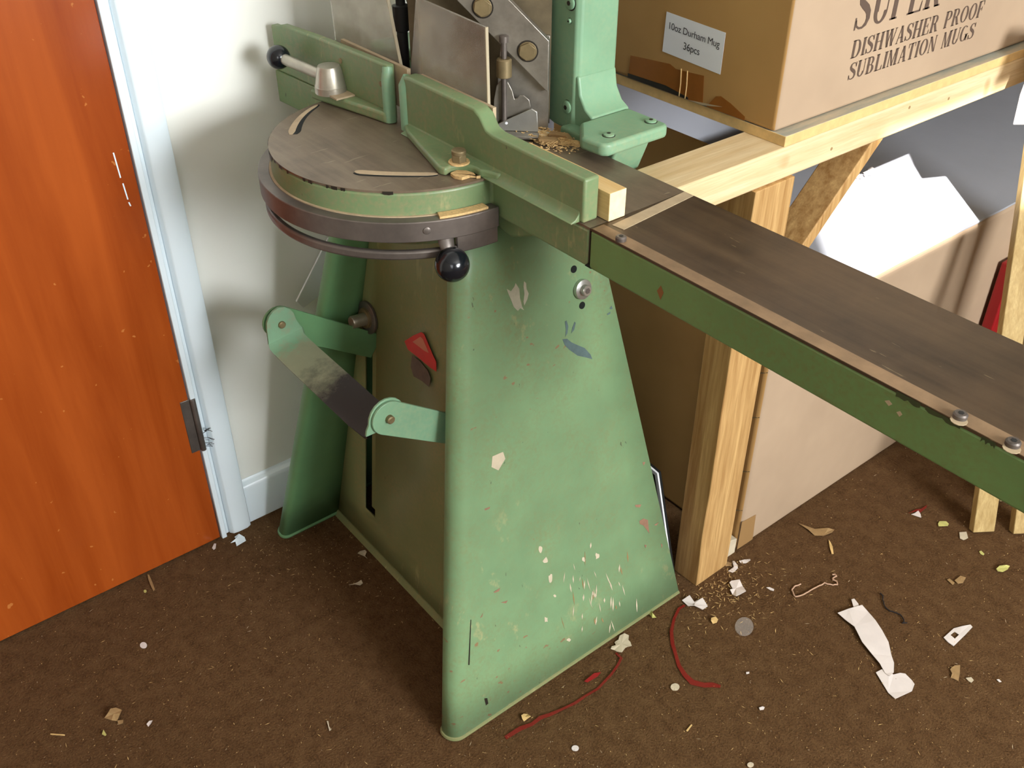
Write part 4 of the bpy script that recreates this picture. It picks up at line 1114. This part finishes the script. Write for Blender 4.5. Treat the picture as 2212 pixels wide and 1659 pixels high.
scrap('card_offcut', kr([(1730, 885), (1760, 858), (1790, 830), (1840, 818), (1890, 807), (1902, 822), (1860, 868), (1790, 935), (1755, 912)]), 'paper', 'white card offcut with a small square hole near the right edge of the carpet', 'card', .0012, .001,
      hole=kr([(1770, 870), (1795, 850), (1822, 868), (1797, 893)]))
scrap('paper_scrap', kr([(450, 565), (462, 552), (510, 547), (530, 580), (548, 620), (520, 636), (490, 648), (470, 630), (453, 606), (470, 598)]), 'paper', 'folded white paper scrap on the carpet right of the bench post', 'paper scrap', .001, .008)
scrap('paper_scrap', kr([(168, 664), (212, 643), (232, 676), (290, 655), (322, 697), (292, 720), (240, 705), (205, 698)]), 'paper', 'white paper scrap with a notch at the back corner of the stand', 'paper scrap', .001, .006)
scrap('film_disc', kr(disc(540, 820, 56, 18, .98)), 'clear_film', 'round piece of clear plastic film on the carpet', 'plastic film', .002, .0004)
strip_obj('red_film_strip', kr([(185, 690), (150, 715), (122, 770), (105, 850), (112, 920), (130, 985), (150, 1050), (185, 1110), (230, 1150), (300, 1172), (350, 1165), (398, 1180)]), [.004, .005, .005, .006, .007, .006, .007, .009, .012, .010, .010, .006], 'red_tape', 'curved strip of red plastic film lying right of the stand', 'plastic strip')
strip_obj('red_film_strip', kc([(1190, 975), (1222, 1010), (1200, 1050), (1160, 1110), (1080, 1190), (1010, 1235), (950, 1272), (880, 1310), (800, 1342), (740, 1365), (690, 1400), (620, 1430), (530, 1482)]), [.004, .005, .004, .004, .004, .004, .005, .004, .006, .007, .006, .008, .007], 'red_tape', 'long strip of red plastic film along the bottom edge of the green stand', 'plastic strip')
scrap('red_scrap', kc([(1000, 1148), (1060, 1100), (1100, 1095), (1080, 1120), (1020, 1155)]), 'red_pack', 'small bright red scrap between the stand and the long red strip', 'scrap')
string_obj('string', kr([(1065, 512), (1082, 508), (1090, 518), (1072, 530), (1068, 542), (1090, 550), (1096, 570), (1070, 572), (1020, 562), (970, 585), (920, 612), (880, 635), (845, 642), (830, 620), (826, 595), (845, 578), (878, 568)]), .0014, 'thread_beige', 'wavy pale string lying on the carpet right of the bench post', 'string')
string_obj('thread', kr([(1352, 622), (1368, 635), (1366, 660), (1380, 700), (1410, 728), (1450, 740), (1475, 752), (1490, 775), (1495, 795), (1480, 800), (1512, 796)]), .0012, 'thread_black', 'short black thread lying above the long paper strip', 'thread')
S_ = [
 ('wood_shaving', kr([(865, 208), (905, 222), (960, 235), (1040, 240), (1078, 240), (1062, 262), (1010, 286), (960, 275), (920, 245)]), 'wood_dull', 'long curled wood shaving on the carpet in front of the carton', .006),
 ('wood_shaving', kr([(1044, 300), (1056, 315), (1068, 345), (1074, 384), (1062, 386), (1050, 345)]), 'wood_bit', 'narrow upright wood sliver right of the long curled shaving', .002),
 ('paper_scrap', kr([(1538, 148), (1560, 140), (1580, 124), (1594, 150), (1596, 168)]), 'paper', 'white triangle of paper with a red tail under the long green bed', .001),
 ('red_scrap', kr([(1520, 142), (1570, 118), (1600, 118), (1632, 92), (1628, 110), (1590, 140), (1580, 128)]), 'red_tape', 'dark red film scrap touching the white paper triangle', .002),
 ('yellow_scrap', kr([(1697, 205), (1705, 190), (1745, 190), (1762, 205), (1755, 218), (1700, 220)]), 'yellow_bit', 'small pale green half round scrap under the green bed', .001),
 ('card_scrap', kr([(1824, 256), (1866, 253), (1876, 290), (1860, 298), (1850, 302), (1828, 292)]), 'paper_pale', 'small square card scrap beside the foot of the battens', .001),
 ('wood_chip', kr([(1795, 545), (1830, 518), (1862, 530), (1845, 560), (1815, 565)]), 'wood_dull', 'brown wood chip right of the black thread', .003),
 ('wood_chip', kr([(1750, 540), (1765, 534), (1795, 560), (1785, 572)]), 'wood_dull', 'narrow brown chip touching the larger brown chip', .002),
 ('card_scrap', kr([(1768, 1075), (1795, 1052), (1828, 1050), (1826, 1100), (1818, 1145), (1790, 1132), (1772, 1125), (1780, 1100)]), 'wood_dull', 'torn beige card scrap below the offcut with the hole', .002),
 ('card_scrap', kr([(1862, 1125), (1895, 1122), (1910, 1140), (1895, 1155), (1880, 1145)]), 'paper_pale', 'tiny beige card scrap right of the torn one', .001),
 ('foil_scrap', kr([(2042, 480), (2060, 465), (2100, 462), (2124, 460), (2110, 485), (2080, 500), (2050, 495)]), 'yellow_bit', 'crumpled yellowish foil scrap at the right edge of the carpet', .006),
 ('foil_scrap', kr([(1942, 370), (1955, 366), (1974, 385), (1968, 393), (1950, 384)]), 'yellow_bit', 'small yellow scrap below the foot of the battens', .001),
 ('wood_chip', kr(disc(127, 1180, 27, 12, .82)), 'paper_pale', 'round beige chip left of the end of the curved red strip', .001),
 ('wood_chip', kr([(342, 772), (368, 765), (384, 780), (376, 798), (352, 804), (340, 790)]), 'wood_bit', 'small square wood chip left of the clear film disc', .004),
 ('paper_scrap', kr([(672, 586), (690, 584), (719, 596), (716, 606), (694, 600)]), 'paper', 'tiny white paper sliver left of the wavy string', .001),
 ('paper_scrap', kr([(470, 428), (482, 432), (500, 455), (502, 470), (484, 490), (470, 498), (445, 486), (470, 478), (478, 462), (472, 445)]), 'paper', 'white crescent of paper beside the foot of the carton corner', .002),
 ('paper_scrap', kr([(510, 430), (540, 418), (576, 415), (577, 426), (550, 440), (520, 440)]), 'paper', 'long white paper bit right of the white crescent', .002),
 ('wood_chip', kr([(412, 446), (440, 432), (466, 440), (462, 460), (430, 460)]), 'wood_dull', 'brown chip with a pale face left of the white crescent', .004),
 ('paper_scrap', kr([(628, 1304), (650, 1297), (662, 1302), (656, 1314), (634, 1318)]), 'paper', 'small white paper bit on the open carpet left of the long paper strip', .001),
 ('paper_scrap', kr([(551, 1092), (570, 1090), (570, 1100), (553, 1102)]), 'paper', 'tiny white fleck below the clear film disc', .001),
 ('paper_scrap', kr([(2046, 1136), (2060, 1134), (2076, 1148), (2062, 1152)]), 'paper', 'tiny white fleck at the far right of the carpet', .001),
 ('wood_chip', kr(disc(577, 1645, 20, 12, .8)), 'paper_pale', 'grey round chip at the very bottom edge of the carpet', .001),
 ('torn_paper', kc([(1158, 955), (1165, 938), (1190, 935), (1182, 912), (1205, 900), (1212, 875), (1240, 862), (1268, 872), (1264, 900), (1276, 912), (1284, 935), (1262, 942), (1245, 948), (1225, 978), (1195, 970), (1180, 960)]), 'paper_pale', 'torn piece of cream paper at the bottom edge of the stand side', .003),
 ('wood_chip', kc([(625, 1355), (640, 1342), (664, 1342), (682, 1362), (660, 1372), (640, 1388), (630, 1372)]), 'wood_bit', 'pale wood chip on the long red strip by the stand', .006),
 ('paper_disc', kc(disc(947, 1545, 22, 16, .78)), 'paper', 'small white paper disc near the bottom edge of the carpet', .0005),
 ('curled_shaving', kc([(1378, 735), (1390, 712), (1402, 712), (1406, 750), (1430, 772), (1405, 778), (1396, 752)]), 'yellow_bit', 'curled yellowish shaving against the bottom of the stand side', .008),
 ('wood_chip', kc([(1608, 1440), (1640, 1402), (1646, 1406), (1618, 1446)]), 'wood_bit', 'thin wood splinter on the bare carpet at the lower middle', .001),
 ('paper_disc', kl(disc(858, 930, 21, 16, .88)), 'paper', 'white paper disc on the open carpet at left', .0005),
 ('torn_paper', kl([(627, 1370), (655, 1348), (668, 1325), (700, 1318), (734, 1330), (725, 1352), (700, 1382), (672, 1388)]), 'wood_dull', 'torn brown paper scrap at the lower left of the carpet', .008),
 ('torn_paper', kl([(703, 1382), (740, 1380), (738, 1400), (710, 1405)]), 'wood_dull', 'small brown scrap touching the torn brown paper', .003),
 ('paper_scrap', kl([(878, 1405), (895, 1388), (914, 1385), (906, 1402), (888, 1418)]), 'paper', 'white paper fragment right of the torn brown paper', .004),
 ('wood_chip', kl([(612, 1466), (622, 1440), (640, 1470), (632, 1478)]), 'yellow_bit', 'yellowish chip below the torn brown paper', .004),
 ('stick', kl([(303, 1458), (345, 1460), (389, 1464), (389, 1470), (340, 1468), (303, 1464)]), 'wood_bit', 'thin pale stick lying flat at the lower left', .001),
 ('stick', kl([(1952, 1382), (1962, 1384), (1968, 1420), (1980, 1436), (1968, 1442), (1960, 1410)]), 'paper_pale', 'short pale stick left of the front corner of the stand', .001),
 ('wood_shaving', kl([(883, 508), (893, 512), (912, 555), (928, 600), (918, 608), (900, 570), (888, 540)]), 'wood_dull', 'long thin wood sliver near the bottom of the orange door', .002),
 ('wood_chip', kl(disc(868, 607, 9, 10, .95)), 'yellow_bit', 'tiny round yellow chip beside the sliver near the door', .001),
 ('paper_scrap', kl([(1380, 325), (1412, 305), (1402, 285), (1430, 272), (1462, 285), (1470, 305), (1440, 330), (1415, 340), (1408, 318)]), 'gloss_white', 'folded white paper strip at the foot of the door frame', .012),
 ('paper_scrap', kl([(1268, 352), (1280, 322), (1292, 324), (1288, 352), (1278, 362)]), 'paper', 'small white slip left of the folded strip by the door frame', .002),
 ('curled_shaving', kl([(2138, 395), (2150, 375), (2182, 370), (2192, 385), (2180, 402), (2195, 420), (2180, 408), (2155, 402)]), 'paper_pale', 'curled pale shaving beside the bottom of the recessed front panel', .008),
 ('curled_shaving', kl([(2086, 580), (2110, 568), (2135, 562), (2160, 550), (2168, 562), (2152, 578), (2120, 572)]), 'paper_pale', 'second curled shaving, farther out from the front panel', .006),
]
for i, (nm, pix, mat, label, curl) in enumerate(S_):
    cat = nm.replace('_', ' ')
    scrap(nm, pix, mat, label, cat, .0008, curl, seed=i)

# fine sawdust all over the carpet: nobody could count it
bm = B(); rng = random.Random(21)
def fleck(x, y, L, w, mi):
    a = rng.uniform(0, 3.14); d = Vector((math.cos(a), math.sin(a), 0))*L/2; n_ = Vector((-math.sin(a), math.cos(a), 0))*w/2
    p = Vector((x, y, rng.uniform(.0015, .004))); tz = Vector((0, 0, rng.uniform(0, .001)))
    v = [bm.verts.new(q) for q in (p-d-n_*.4, p+n_*.2-n_, p+d+tz, p+n_)]
    f = bm.faces.new(v); f.material_index = mi
for k in range(2600):
    px, py = rng.uniform(-50, 2260), rng.uniform(900, 1700)
    q = floor_pt(px, py)
    if q.x < -1.52 or (xs(0, -1)-.01 < q.x < xs(0, 1)+.01 and .53 < q.y < 1.09) or (q.x < -.84 and q.y > 1.11): continue
    big = rng.random() < .10
    fleck(q.x, q.y, rng.uniform(.005, .011) if big else rng.uniform(.0012, .0042), rng.uniform(.0007, .0014) if not big else rng.uniform(.0008, .0016), rng.choice((0, 0, 1, 2)))
for k in range(420):   # denser by the foot of the bench post and in front of the machine
    x = rng.gauss(-.80, .05); y = rng.gauss(1.17, .055)
    if x < -.828 and (y > 1.115): continue
    if x < xs(0, 1)+.01 and y < 1.09: continue
    fleck(x, y, rng.uniform(.003, .013), rng.uniform(.0008, .002), rng.choice((0, 1)))
for k in range(500):
    x = rng.gauss(-1.40, .12); y = rng.gauss(.60, .09)
    if x < -1.51 or y > .675 or (x > -1.50 and y > .55 and x < -1.44): continue
    fleck(x, y, rng.uniform(.002, .008), rng.uniform(.0006, .0014), rng.choice((0, 1, 1)))
o = link('floor_sawdust', bm, None, None, 0, 2, False, mats=['wood_bit', 'wood_dull', 'strip']); tag(o, 'fine sawdust flecks scattered over the brown carpet', 'sawdust'); o['kind'] = 'stuff'
